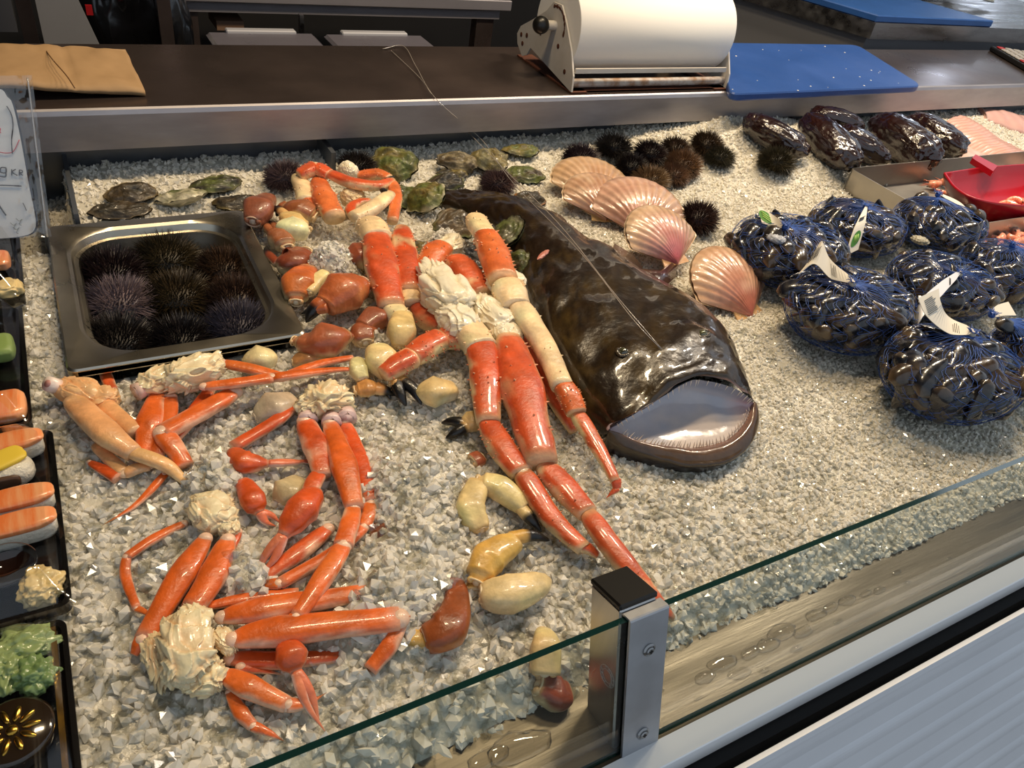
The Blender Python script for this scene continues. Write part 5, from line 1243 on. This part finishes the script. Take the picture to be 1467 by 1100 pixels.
def ribbon(name, pts, wids, sides, m, parent, th=.0008):
    P = catmull(pts, 8); t = np.linspace(0, 1, len(P)); Wd = np.interp(t, np.linspace(0, 1, len(wids)), wids)*np.where(t < .05, 1, 1.55); Sd = np.stack([np.interp(t, np.linspace(0, 1, len(sides)), np.array(sides)[:, i]) for i in range(3)], -1)
    V = []; T = np.gradient(P, axis=0)
    for i in range(len(P)):
        s_ = unit(Sd[i]); nn_ = unit(np.cross(s_, T[i])); 
        for a, b in ((-1, 1), (1, 1), (1, -1), (-1, -1)): V.append(P[i]+s_*Wd[i]/2*a+nn_*th/2*b)
    F = grid_faces(len(P), 4, True)+[(0, 1, 2, 3)[::-1], tuple(range(len(V)-4, len(V)))]
    return mk(name, V, F, m, parent, smooth=False), P, Sd, Wd
def tagprint(tag, P, Sd, Wd, i, what, ww, upn):
    """small print or emblem lying on the tag at ribbon station i"""
    d = unit(P[min(i+1, len(P)-1)]-P[i-1]); s_ = unit(Sd[i]); nn_ = unit(np.cross(s_, d)); 
    if nn_ @ upn < 0: nn_ = -nn_
    c = P[i]+nn_*.0007
    if what == 'leaf':
        A = np.linspace(0, 2*PI, 20, endpoint=False); V = [c+nn_*.0001]+[c+(ww*.42)*(math.cos(a)*s_+math.sin(a)*d)*(1+.18*max(0, math.cos(a-2.3))**6) for a in A]; mk('round_emblem', V, [(0, 1+j, 1+(j+1) % 20) for j in range(20)], TAGG, tag, smooth=False)
        mb = MB()
        for o_ in (-.16, .0, .16): 
            Q = [c+nn_*.0003+ww*((o_-.09)*s_-.22*d), c+nn_*.0003+ww*((o_+.09)*s_+.22*d)]; Vt, Ft, t_, a_ = tube(Q, [ww*.03]*2, 5); mb.add(Vt, Ft)
        mb.obj('emblem_stripes', mat('emblem_light', (160, 200, 110), .5), tag)
    else:
        mb = MB()
        for j in range(what):
            Q = [c+nn_*.0002+d*(j-what/2)*.0024-s_*ww*.32, c+nn_*.0002+d*(j-what/2)*.0024+s_*ww*random.uniform(.12, .34)]; Vt, Ft, t_, a_ = tube(Q, [.00035]*2, 4); mb.add(Vt, Ft)
        mb.obj('print_lines', INK, tag)
CAMV = np.array([-.2, -.7, .68])
for b in BAGS:
    r, kn, base, A_, Hh, s = bag(*b); k = b[7]; off = lambda px, py, dz=0.: W(px, py, base[2]+Hh*.86+dz)
    if k == 3:
        t_ = ribbon('tag', [kn+np.array([0, 0, .004]), off(1108, 316, .012), off(1088, 307, .010)], [.008, .020, .026], [(.4, .9, .3)]*3, TAGW, r); tagprint(*t_, 12, 'leaf', .034, CAMV)
    elif k == 1:
        t_ = ribbon('tag', [kn+np.array([0, 0, .004]), W(1232, 322, base[2]+Hh*.95), W(1220, 362, base[2]+Hh*.55)], [.006, .026, .030], [(1, .25, 0)]*3, TAGW, r); tagprint(*t_, 6, 6, .034, CAMV); tagprint(*t_, 12, 'leaf', .036, CAMV)
    elif k == 0:
        ribbon('tag', [kn+np.array([0, 0, .004]), off(1380, 296, .004), W(1398, 322, base[2]+Hh*.6), W(1402, 345, base[2]+Hh*.3)], [.006, .012, .014, .014], [(.3, .9, .3)]*4, TAGW, r)
    elif k == 6:
        t_ = ribbon('tag', [kn+np.array([0, 0, .005]), off(1190, 385, .020), off(1172, 362, .034), off(1156, 378, .012)], [.008, .020, .024, .034], [(.45, .85, .3), (.3, .7, .6), (.6, .5, .6), (.9, .4, .3)], TAGW, r); tagprint(*t_, 7, 4, .028, CAMV); tagprint(*t_, 18, 8, .038, CAMV)
    elif k == 4:
        t_ = ribbon('tag', [kn+np.array([0, 0, .004]), off(1350, 412, .016), off(1322, 440, .008), W(1308, 468, base[2]+Hh*.6)], [.008, .020, .026, .026], [(.7, .7, .3)]*4, TAGB, r); tagprint(*t_, 5, 3, .026, CAMV)
        ribbon('tag_ears', [off(1316, 428, .010), off(1342, 448, .008)], [.014, .014], [(.7, .7, .2)]*2, TAGB, r)
    elif k == 7:
        t_ = ribbon('tag', [kn+np.array([0, 0, .005]), off(1360, 466, .016), off(1338, 444, .034), W(1330, 420, base[2]+Hh*1.35), ], [.008, .020, .024, .030], [(.6, .75, .3), (.6, .7, .3), (.9, .2, .2), (1, .1, .1)], TAGW, r); tagprint(*t_, 6, 4, .028, CAMV); tagprint(*t_, 19, 9, .040, CAMV)
    elif k == 5:
        ribbon('tag', [kn, off(1432, 445, .02), off(1450, 442, .02)], [.006, .012, .016], [(.3, .9, .3)]*3, TAGW, r)
    if k in (0, 2, 3):
        p = {0: (1318, 344), 2: (1402, 368), 3: (1112, 342)}[k]; c = W(p[0], p[1], base[2]+Hh*(.62 if k != 3 else .9)); V, F = ico(3); n = fbm(V*1.0, 3, k); rd = np.sin(22*V[:, 0]+6*n)
        V = V*(1+.1*rd)[:, None]*np.array([.016, .012, .006]); V = V @ np.array(Matrix.Rotation(-.8, 3, 'Z')).T+c
        o = mk('barnacle_patch' if k != 3 else 'clam_shell', V, F, ROUGHSH, None, col=mixc(c8(150, 138, 110), c8(206, 200, 180), .5+.5*rd) if k != 3 else np.tile(c8(176, 178, 186), (len(V), 1)))
        setp(o, {0: 'white crusted shell inside the bag beside the steel shrimp tray', 2: 'ribbed grey crusted shell inside the bag at the right edge', 3: 'pale grey fan shaped clam inside the leftmost bag'}[k], 'shell')

# ------------------------------------------------------------------ dark meat, fillets, shrimp tray
MEATD = mat('dark_meat_film', (36, 15, 12), .24, coat=.8, var=.6, vscale=26, bump=1.0, bscale=75, spec=.7)
for k, (a, b, w_, h_, lf, lab) in enumerate([
    ((1082, 178), (1140, 210), 44, .85, .0, 'leftmost dark red meat piece behind the back urchins'), ((1166, 182), (1212, 226), 52, .85, .0, 'dark meat piece second from left, pointing at the lone urchin'),
    ((1178, 166), (1222, 178), 38, .8, .01, 'dark wrapped meat piece at the very back under the counter'), ((1216, 198), (1256, 222), 46, .8, .0, 'dark meat piece in the middle of the row behind the steel tray'),
    ((1272, 184), (1322, 220), 58, .9, .006, 'big dark wrapped meat piece with film edge behind the steel tray'), ((1316, 178), (1364, 208), 50, .8, .004, 'rightmost dark wrapped meat piece next to the pale fillets')]):
    A_, ra = GL(*a, w_, lf); B_, rb = GL(*b, w_, lf); V, F = ico(4); n = fbm(V+k*3, 2.0, k); L_ = np.linalg.norm(B_-A_)/2+ra*.9; wr = np.abs(np.sin(6*V[:, 0]+5*fbm(V, 3, k+5)))
    X = np.sign(V)*np.abs(V)**.8*(1+.13*n-.05*wr)[:, None]; M_ = frame(B_-A_); Q = (A_+B_)/2+X[:, :1]*L_*M_[0]+X[:, 1:2]*ra*1.05*M_[1]+X[:, 2:3]*ra*h_*M_[2]
    o = mk('dark_meat_piece', Q, F, MEATD); setp(o, lab, 'meat', 'dark meat pieces on the ice')
FILM = mat('fillet_flesh', attr=True, rough=.3, coat=.4, bump=.2, bscale=80, var=.08)
for k, (a, b, w_, lab, c1, c2) in enumerate([((1330, 178), (1480, 262), 60, 'pale white fish fillet lying left of the ribbed pink one', (232, 200, 186), (222, 180, 166)),
                                   ((1372, 166), (1560, 268), 74, 'pink fish fillet with ribbed flesh at the right edge', (222, 180, 164), (200, 146, 132)),
                                   ((1410, 158), (1560, 196), 44, 'smooth pink fillet strip at the far back right', (214, 176, 164), (202, 152, 142))]):
    A_ = G(*a, .012); B_ = G(*b, .012); d = unit((B_-A_)*np.array([1, 1, 0])); s_ = np.cross((0, 0, 1), d); wd = w_*scale_at(A_)/2*1.2; L_ = np.linalg.norm(B_-A_)
    nu, nv2_ = 90, 22; u_, v_ = np.meshgrid(np.linspace(0, 1, nu), np.linspace(-1, 1, nv2_), indexing='ij'); tw = np.sin(PI*np.clip(u_*.94+.05, 0, 1))**.35
    rib = np.sin(u_*L_*560+np.abs(v_)*7) if k == 1 else .3*np.sin(u_*60+v_*3)
    x = u_*L_; y = v_*wd*tw; z = .016*(1-np.abs(v_)**3)*tw+.0016*rib*(1-v_**4)
    P = A_[None, None]*np.array([1, 1, 0])+x[..., None]*d+y[..., None]*s_; P[..., 2] = ice_h(P[..., 0], P[..., 1])+z+.002
    col = mixc(c8(*c1), c8(*c2), .5+.5*rib); Pt = P.reshape(-1, 3); Pb = Pt.copy(); Pb[:, 2] = ice_h(Pb[:, 0], Pb[:, 1])-.004
    F = grid_faces(nu, nv2_); n0 = len(Pt); edge = [i*nv2_ for i in range(nu)]; F2 = [tuple(i+n0 for i in f[::-1]) for f in F]
    F3 = []
    for i in range(nu-1): F3 += [(i*nv2_, (i+1)*nv2_, n0+(i+1)*nv2_, n0+i*nv2_), ((i+1)*nv2_-1, (i+2)*nv2_-1, n0+(i+2)*nv2_-1, n0+(i+1)*nv2_-1)]
    for j in range(nv2_-1): F3 += [(j, j+1, n0+j+1, n0+j), (n0-nv2_+j, n0-nv2_+j+1, 2*n0-nv2_+j+1, 2*n0-nv2_+j)]
    o = mk('fish_fillet', np.vstack([Pt, Pb]), F+F2+F3, FILM, col=np.vstack([col.reshape(-1, 3)]*2)); setp(o, lab, 'fish fillet')
# tray of shrimps
ZT = .055; a, b, c_ = W(1222, 240, ZT), W(1432, 222, ZT), W(1318, 298, ZT)
TX0, TX1, TY0, TY1 = _TRX, _TRX+.76, .72, a[1]
r = empty('shrimp_tray', ((TX0+TX1)/2, (TY0+TY1)/2, ZT-.06), 'flat stainless steel tray holding shrimps and a red scoop', 'tray')
rg = [rrect(TX0, TX1, TY0, TY1, .012, z) for z in (ZT-.062,)]+[rrect(TX0, TX1, TY0, TY1, .012, ZT), rrect(TX0+.002, TX1-.002, TY0+.002, TY1-.002, .011, ZT), rrect(TX0+.004, TX1-.004, TY0+.004, TY1-.004, .011, ZT-.050)]
n = len(rg[0]); mk('tray_shell', np.vstack(rg), grid_faces(4, n, True)+[tuple(range(3*n, 4*n)), tuple(range(n))[::-1]], mat('tray_steel', (172, 166, 156), .35, .85, var=.15, vscale=10, rvar=.1), r, smooth=False)
ZB = ZT-.050
def shrimp_mesh(seed):
    rg_ = np.random.default_rng(seed); A = np.linspace(-.4, 3.3, 18); R_ = .016; P = np.stack([R_*np.cos(A), R_*np.sin(A), 0*A], -1); t = np.linspace(0, 1, 18)
    rad = .0078*np.interp(t, [0, .15, .45, .9, 1], [.75, 1.05, 1, .4, .25])*(1-.10*(np.sin(t*44) > .6)); V, F, tt, aa = tube(P, rad, 12, 1.1); mb = MB()
    cc = mixc(c8(236, 128, 96), c8(246, 184, 150), .5+.5*np.sin(tt*44)); mb.add(V, F, cc)
    for k in range(6):
        a = rg_.uniform(-.4, .6); b = np.array([R_*math.cos(a), R_*math.sin(a), 0]); e = b+rg_.normal(0, .012, 3)*np.array([1, 1, .4])+np.array([.008, -.014, 0]); Vt, Ft, t_, a_ = tube([b, (b+e)/2+np.array([.003, 0, .002]), e], [.0008, .0006, .0003], 4); mb.add(Vt, Ft, c8(232, 120, 84))
    for sx in (-1, 1): V, F = ico(1); mb.add(V*.0018+np.array([R_*math.cos(-.4), R_*math.sin(-.4)-.002, sx*.005]), F, c8(16, 12, 12))
    for sx in (-1, 0, 1):
        b = P[-1]; e = b+np.array([-.004+sx*.004, -.012, sx*.003]); Vt, Ft, t_, a_ = tube([b, e], [.003, .002], 6, .35); mb.add(Vt, Ft, c8(238, 140, 110))
    return mb
SHRM = mat('shrimp_shell', attr=True, rough=.22, coat=.6, var=.12, bump=.1); SHP = []
for k in range(3):
    o = shrimp_mesh(k).obj('shrimp', SHRM, None, local=True); SHP.append(o)
used = [False]*3; spots = []
for px, py in [(1334, 262), (1346, 274), (1360, 262), (1372, 290)]: spots.append((px, py, 0))
for i in range(46): spots.append((random.uniform(1392, 1500), random.uniform(300, 352), random.uniform(0, .012)))
for i in range(10): spots.append((random.uniform(1420, 1500), random.uniform(288, 304), random.uniform(0, .008)))
for i, (px, py, dz) in enumerate(spots):
    v = i % 3; P = W(px, py, ZB+.010+dz)
    if used[v]: o = SHP[v].copy(); C.objects.link(o)
    else: o = SHP[v]; used[v] = True
    o.rotation_euler = (random.uniform(-.3, .3), random.uniform(-.3, .3), random.uniform(0, 6.28)); o.location = tuple(P); s_ = random.uniform(.85, 1.1)*.95; o.scale = (s_, s_, s_)
    setp(o, ('whole shrimp lying apart on the bare left part of the steel tray' if i < 4 else 'small pink shrimp in the heap right of the netted mussels'), 'shrimp', 'shrimps lying apart in the tray' if i < 4 else 'shrimps heaped in the steel tray')
# red scoop
r = empty('red_scoop', W(1420, 280, ZB), 'red plastic scoop resting on the shrimps in the steel tray', 'scoop')
top = [W(*p, ZT+.022) for p in [(1352, 247), (1420, 238), (1500, 236), (1540, 262), (1500, 292), (1440, 292), (1395, 283), (1368, 268)]]; top = catmull(np.array(top+[top[0]]), 5)[:-1]
ct = top.mean(0); n = len(top); RS = [top]
for f_, z in ((.995, -.004), (.93, -.022), (.80, -.044), (.60, -.058), (.30, -.062)): q = ct+(top-ct)*f_; q[:, 2] = ZT+.022+z; q[:, :2] += np.array([.01, -.01])*(1-f_); RS.append(q)
IN = [ct+(q-ct)*.965+np.array([0, 0, .0025]) for q in RS]; IN[0][:, 2] = RS[0][:, 2]
V = np.vstack(RS[::-1]+IN); F = grid_faces(12, n, True)+[tuple(range(n))[::-1], tuple(range(11*n, 12*n))]
RED = mat('red_plastic', (172, 18, 34), .28, coat=.3); mk('scoop_bowl', V, F, RED, r)
h0, h1 = W(1424, 245, ZT+.020), W(1398, 230, ZT+.028); d = unit(h1-h0); s_ = unit(np.cross(d, (0, 0, 1))); V = []
for p, w_ in ((h0, .026), (h0*.5+h1*.5, .022), (h1, .020), (h1+d*.008, .017)):
    for a, b in ((-1, -1), (1, -1), (1, 1), (-1, 1)): V.append(p+s_*w_*a+np.array([0, 0, .006*b]))
mk('handle', V, grid_faces(4, 4, True)+[(3, 2, 1, 0), (12, 13, 14, 15)], RED, r, smooth=False)

# ------------------------------------------------------------------ sushi trays at the left edge
BLKT = mat('tray_black', (16, 14, 13), .18, coat=.4); LID = clear_mat('clear_lid', (.96, .96, .95), gloss=.05, rough=.08)
SALM = mat('salmon', (238, 128, 66), .28, coat=.5, col2=(244, 170, 116), vscale=26, stretch=(4, .5, 1)); RICE = mat('rice', (232, 224, 206), .45, bump=.8, bscale=300, coat=.2)
def blk(name, cx_, cy_, cz, a, b, h, m, parent=None, sub=3, p=.6, rot=0, nz=.05, seed=0):
    V, F = ico(sub); n = fbm(V, 3, seed); X = np.sign(V)*np.abs(V)**p*(1+nz*n)[:, None]*np.array([a, b, h]); X = X @ np.array(Matrix.Rotation(rot, 3, 'Z')).T+np.array([cx_, cy_, cz]); return mk(name, X, F, m, parent)
def sushi_tray(y0, y1, xr, lab, z=.004, wd=.16):
    r = empty('sushi_tray', (xr-wd/2, (y0+y1)/2, z), lab, 'tray', 'lidded sushi trays along the left edge')
    rg = [rrect(xr-wd, xr, y0, y1, .008, z), rrect(xr-wd-.0, xr+.001, y0-.001, y1+.001, .009, z+.012), rrect(xr-wd+.003, xr-.003, y0+.003, y1-.003, .008, z+.012), rrect(xr-wd+.006, xr-.008, y0+.006, y1-.006, .008, z+.003)]
    n = len(rg[0]); mk('tray_base', np.vstack(rg), grid_faces(4, n, True)+[tuple(range(3*n, 4*n)), tuple(range(n))[::-1]], BLKT, r, smooth=False)
    lg = [rrect(xr-wd-.003, xr+.006, y0-.005, y1+.005, .010, z+.013), rrect(xr-wd, xr+.002, y0-.001, y1+.001, .009, z+.0145), rrect(xr-wd+.004, xr-.006, y0+.006, y1-.006, .010, z+.018), rrect(xr-wd+.008, xr-.014, y0+.013, y1-.013, .014, z+.038), rrect(xr-wd+.016, xr-.022, y0+.020, y1-.020, .012, z+.040)]
    mk('clear_lid', np.vstack(lg), grid_faces(5, n, True)+[tuple(range(4*n, 5*n))], LID, r); return r, z+.004
def food(o, lab, cat, group=None): return setp(o, lab, cat, group)
xr = W(103, 862, .01)[0]+.000; ys = [W(*p, .01)[1] for p in ((55, 625), (103, 870), (80, 890))]
r, z = sushi_tray(ys[1], ys[0], xr, 'black lidded sushi tray with two salmon pieces beside the ice, third from top')
def nigiri(px, py, lab, rot=.1, L_=.030, Wd=.011):
    P = W(px, py, z+.022); r2 = empty('salmon_nigiri', (P[0], P[1], z), lab, 'sushi')
    blk('rice_ball', P[0], P[1], z+.009, L_*.95, Wd, .010, RICE, r2, rot=rot, seed=3); blk('salmon_slice', P[0], P[1]+.001, z+.020, L_, Wd*1.15, .005, SALM, r2, rot=rot, seed=5, p=.7)
nigiri(22, 712, 'upper salmon nigiri in the third tray', .05); nigiri(24, 748, 'lower salmon nigiri in the third tray', .05)
nigiri(10, 632, 'salmon piece at the back of the third tray', .1)
P = W(12, 668, z+.018); r2 = empty('rice_roll', (P[0], P[1], z), 'rice roll topped with yellow egg in the third tray', 'sushi'); blk('rice_roll_body', P[0], P[1], z+.011, .020, .016, .012, RICE, r2, p=.8)
blk('egg_slice', P[0]-.004, P[1]+.004, z+.024, .020, .012, .003, mat('egg_yellow', (240, 206, 70), .4), r2, rot=.4); blk('dark_filling', P[0]-.002, P[1]-.012, z+.012, .011, .006, .007, mat('filling', (92, 66, 50), .4), r2)
P = W(58, 838, z+.012); o = blk('ginger_slices', P[0], P[1], z+.010, .016, .017, .010, mat('ginger', (236, 208, 146), .35, coat=.4, trans=.1), None, p=.9, nz=.5, seed=9, sub=4); food(o, 'pile of pale pickled ginger in the third tray corner', 'ginger')
def sauce(px, py, lab, m, R=.022):
    P = W(px, py, z+.014); r2 = empty('sauce_cup', (P[0], P[1], z), lab, 'cup'); n = 32; A = np.linspace(0, 2*PI, n, endpoint=False); V = []
    for rr_, zz in ((.75, 0), (1, .016), (1.08, .017), (.97, .0165), (.90, .010)): V.append(np.column_stack([P[0]+R*rr_*np.cos(A), P[1]+R*rr_*np.sin(A), np.full(n, z+zz)]))
    mk('cup_wall', np.vstack(V), grid_faces(5, n, True), LID, r2); V = np.column_stack([P[0]+R*.9*np.cos(A), P[1]+R*.9*np.sin(A), np.full(n, z+.011)]); V = np.vstack([V, V-np.array([0, 0, .01])]); mk('sauce', V, grid_faces(2, n, True)+[tuple(range(n))], m, r2)
SOY = mat('soy_sauce', (30, 14, 8), .05, coat=1); sauce(8, 812, 'small cup of dark soy sauce in the third tray', SOY)
GOLD = mat('gold_foil', (204, 160, 70), .22, 1, bump=.5, bscale=40)
xr4 = W(106, 1000, .01)[0]; r, z = sushi_tray(ys[2]-.20, ys[2]-.004, xr4, 'black and gold lidded tray at the bottom left corner')
V, F = box(xr4-.010, xr4-.006, ys[2]-.19, ys[2]-.012, z-.002, z+.012); mk('gold_edge', V, F, GOLD, r, smooth=False)
for px, py, a, b, lab, cc in ((30, 930, .022, .016, 'pale green salad leaf under the lid of the bottom tray', (150, 168, 110)), (50, 968, .014, .014, 'second green leaf nearer the edge of the bottom tray', (120, 146, 90)), (8, 960, .014, .018, 'pale yellow slice in the bottom tray', (206, 186, 120))):
    P = W(px, py, z+.012); o = blk('salad_leaf', P[0], P[1], z+.012, a, b, .010, mat('leaf'+lab[:5].replace(' ', ''), cc, .3, coat=.4, bump=.6, bscale=60), None, p=1, nz=.5, seed=px, sub=4); food(o, lab, 'salad')
P = W(20, 1052, z+.012); r2 = empty('gold_lid_cup', (P[0], P[1], z), 'round dark cup with a flower embossed lid in the bottom tray', 'cup'); n = 40; A = np.linspace(0, 2*PI, n, endpoint=False)
V = np.vstack([np.column_stack([P[0]+.026*k*np.cos(A), P[1]+.026*k*np.sin(A), np.full(n, zz)]) for k, zz in ((.85, z), (1, z+.016), (.9, z+.018), (.01, z+.017))]); mk('cup_body', V, grid_faces(4, n, True), mat('dark_cup', (40, 28, 16), .12, coat=1), r2)
for i in range(10):
    a = i*2*PI/10; blk('petal', P[0]+.012*math.cos(a), P[1]+.012*math.sin(a), z+.018, .006, .0022, .0016, GOLD, r2, sub=2, p=1, rot=a)
blk('petal_centre', P[0], P[1], z+.018, .004, .004, .0018, GOLD, r2, sub=2, p=1)
xr2 = W(45, 608, .01)[0]+.001; y2 = [W(*p, .01)[1] for p in ((20, 445), (45, 612), (0, 330), (38, 432))]
r, z = sushi_tray(y2[1], y2[0], xr2, 'black lidded tray with salmon roe, second from top')
P = W(10, 585, z+.010); o = blk('salmon_slice', P[0], P[1], z+.012, .018, .022, .009, SALM, None, seed=2); food(o, 'bright salmon slice in the second tray', 'sushi')
P = W(4, 500, z+.010); o = blk('cucumber_roll', P[0], P[1], z+.012, .012, .020, .010, mat('cucumber', (140, 164, 90), .4), None, seed=4); food(o, 'green roll in the second tray', 'sushi')
r, z = sushi_tray(y2[3], y2[2]-.005, xr2+.004, 'black lidded tray below the menu sign, topmost')
P = W(12, 415, z+.010); o = blk('ginger_slices', P[0], P[1], z+.012, .014, .014, .008, MATS['ginger'], None, seed=6, nz=.4); food(o, 'small heap of pickled ginger in the topmost tray', 'ginger')
P = W(0, 375, z+.010); o = blk('salmon_slice', P[0], P[1], z+.012, .012, .018, .008, SALM, None, seed=7); food(o, 'salmon slice in the topmost tray', 'sushi')

# ------------------------------------------------------------------ menu sign in its plastic sleeve
SY = 1.06
def S_(px, py, d=0.0):
    """point on the sign sheet, a sheet leaning back from Y=SY"""
    n_ = np.array([0, -.93, .37]); p0_ = np.array([0, SY, .012]); dr = CM @ np.array([px-CX, -(py-CY), FP]); o_ = np.array([0, 0, H]); t = ((p0_-o_)@n_)/(dr@n_); return o_+dr*t+n_*d
r = empty('menu_sign', S_(20, 330), 'white handwritten menu card in a clear crinkled sleeve at the left edge', 'sign')
card = catmull([S_(-60, 130, .001), S_(0, 128, .001), S_(14, 140, .001), S_(22, 152, .001), S_(33, 200, .001), S_(44, 262, .001), S_(54, 312, .001), S_(52, 330, .001), S_(38, 338, .001), S_(0, 342, .001), S_(-60, 344, .001)], 4)
def sheet(P, th, m, name, parent):
    n_ = np.array([0, -.93, .37]); n = len(P); V = np.vstack([P, P+n_*th]); F = [tuple(range(n)), tuple(range(n, 2*n))[::-1]]+[(i, (i+1) % n, n+(i+1) % n, n+i) for i in range(n)]; return mk(name, V, F, m, parent, smooth=False)
sheet(card, .002, mat('dark_card_edge', (40, 44, 60), .5), 'card_back', r); c2 = card+np.array([-.0022, -.0022, .002]); sheet(c2, .001, mat('card_white', (226, 228, 228), .5), 'menu_card', r)
def stroke(name, pts, wd, m):
    P = catmull([S_(a, b, .0062) for a, b in pts], 5); V, F, t, a = tube(P, np.full(len(P), wd), 5); mk(name, V, F, m, r)
IK = mat('marker_black', (30, 28, 40), .5); IR = mat('marker_red', (206, 40, 70), .5)
stroke('digit_9', [(9, 240), (2, 240), (1, 246), (9, 247), (9, 240)], .0007, IK); stroke('digit_9_stem', [(9, 240), (9, 248), (8, 253), (0, 252)], .0007, IK)
stroke('letter_k_stem', [(17, 242), (17, 251)], .0006, IK); stroke('letter_k_arms', [(23, 242), (18, 246), (25, 251)], .0006, IK)
stroke('letter_r_stem', [(28, 243), (28, 251)], .0006, IK); stroke('letter_r_bowl', [(28, 243), (32, 244), (32, 247), (28, 247), (33, 251)], .0006, IK)
stroke('underline', [(-8, 265), (10, 265), (31, 266)], .0007, IK); stroke('black_curve', [(10, 152), (17, 165), (19, 180), (17, 200), (18, 220)], .0006, IK)
stroke('red_curve', [(-4, 217), (10, 219), (20, 216), (28, 200)], .0005, IR); stroke('red_mark', [(-2, 186), (1, 184), (0, 189), (2, 190)], .0006, IR)
stroke('black_slash', [(-4, 288), (2, 298), (9, 308)], .0009, IK); stroke('thin_mark', [(33, 290), (36, 296), (38, 301)], .0004, IK)
for k, (a, b) in enumerate([(20, 322), (28, 316), (24, 328)]): stroke('scribble', [(a-5, b-4), (a, b), (a+4, b-3), (a, b+4), (a+3, b+6)], .0004, mat('marker_grey', (140, 144, 140), .6))
sl = [S_(-60, 110, .0075), S_(46, 108, .0075), S_(52, 150, .0075), S_(62, 240, .0075), S_(72, 318, .0075), S_(74, 338, .0075), S_(-60, 352, .0075)]; sl = np.array(sl)
nu, nv_ = 46, 40; G2 = []
for i in range(nv_):
    t = i/(nv_-1); a = S_(-40, 110+232*t, .0078); b = S_(46+28*t, 108+230*t, .0078)
    for j in range(nu):
        u = j/(nu-1); p = a*(1-u)+b*u; amp = .0042*np.clip((u-.45)*3, .0, 1); G2.append(p+np.array([0, -.93, .37])*(amp*(vnoise(p[0]*120, p[1]*0+t*26, u*5, 5)+.6*vnoise(p[0]*300, t*60, 1, 7))))
mk('clear_sleeve', G2, grid_faces(nv_, nu), clear_mat('sleeve_film', (.95, .95, .95), gloss=.11, rough=.10, opaque=.04), r)
seam = [S_(40+28*t, 112+226*t, .0105) for t in np.linspace(0, 1, 20)]; V, F, t, a = tube(seam, np.full(20, .0012), 6, 1); mk('sleeve_seam', V, F, clear_mat('seam_film', (.9, .9, .9), gloss=.2, rough=.15, opaque=.25), r)
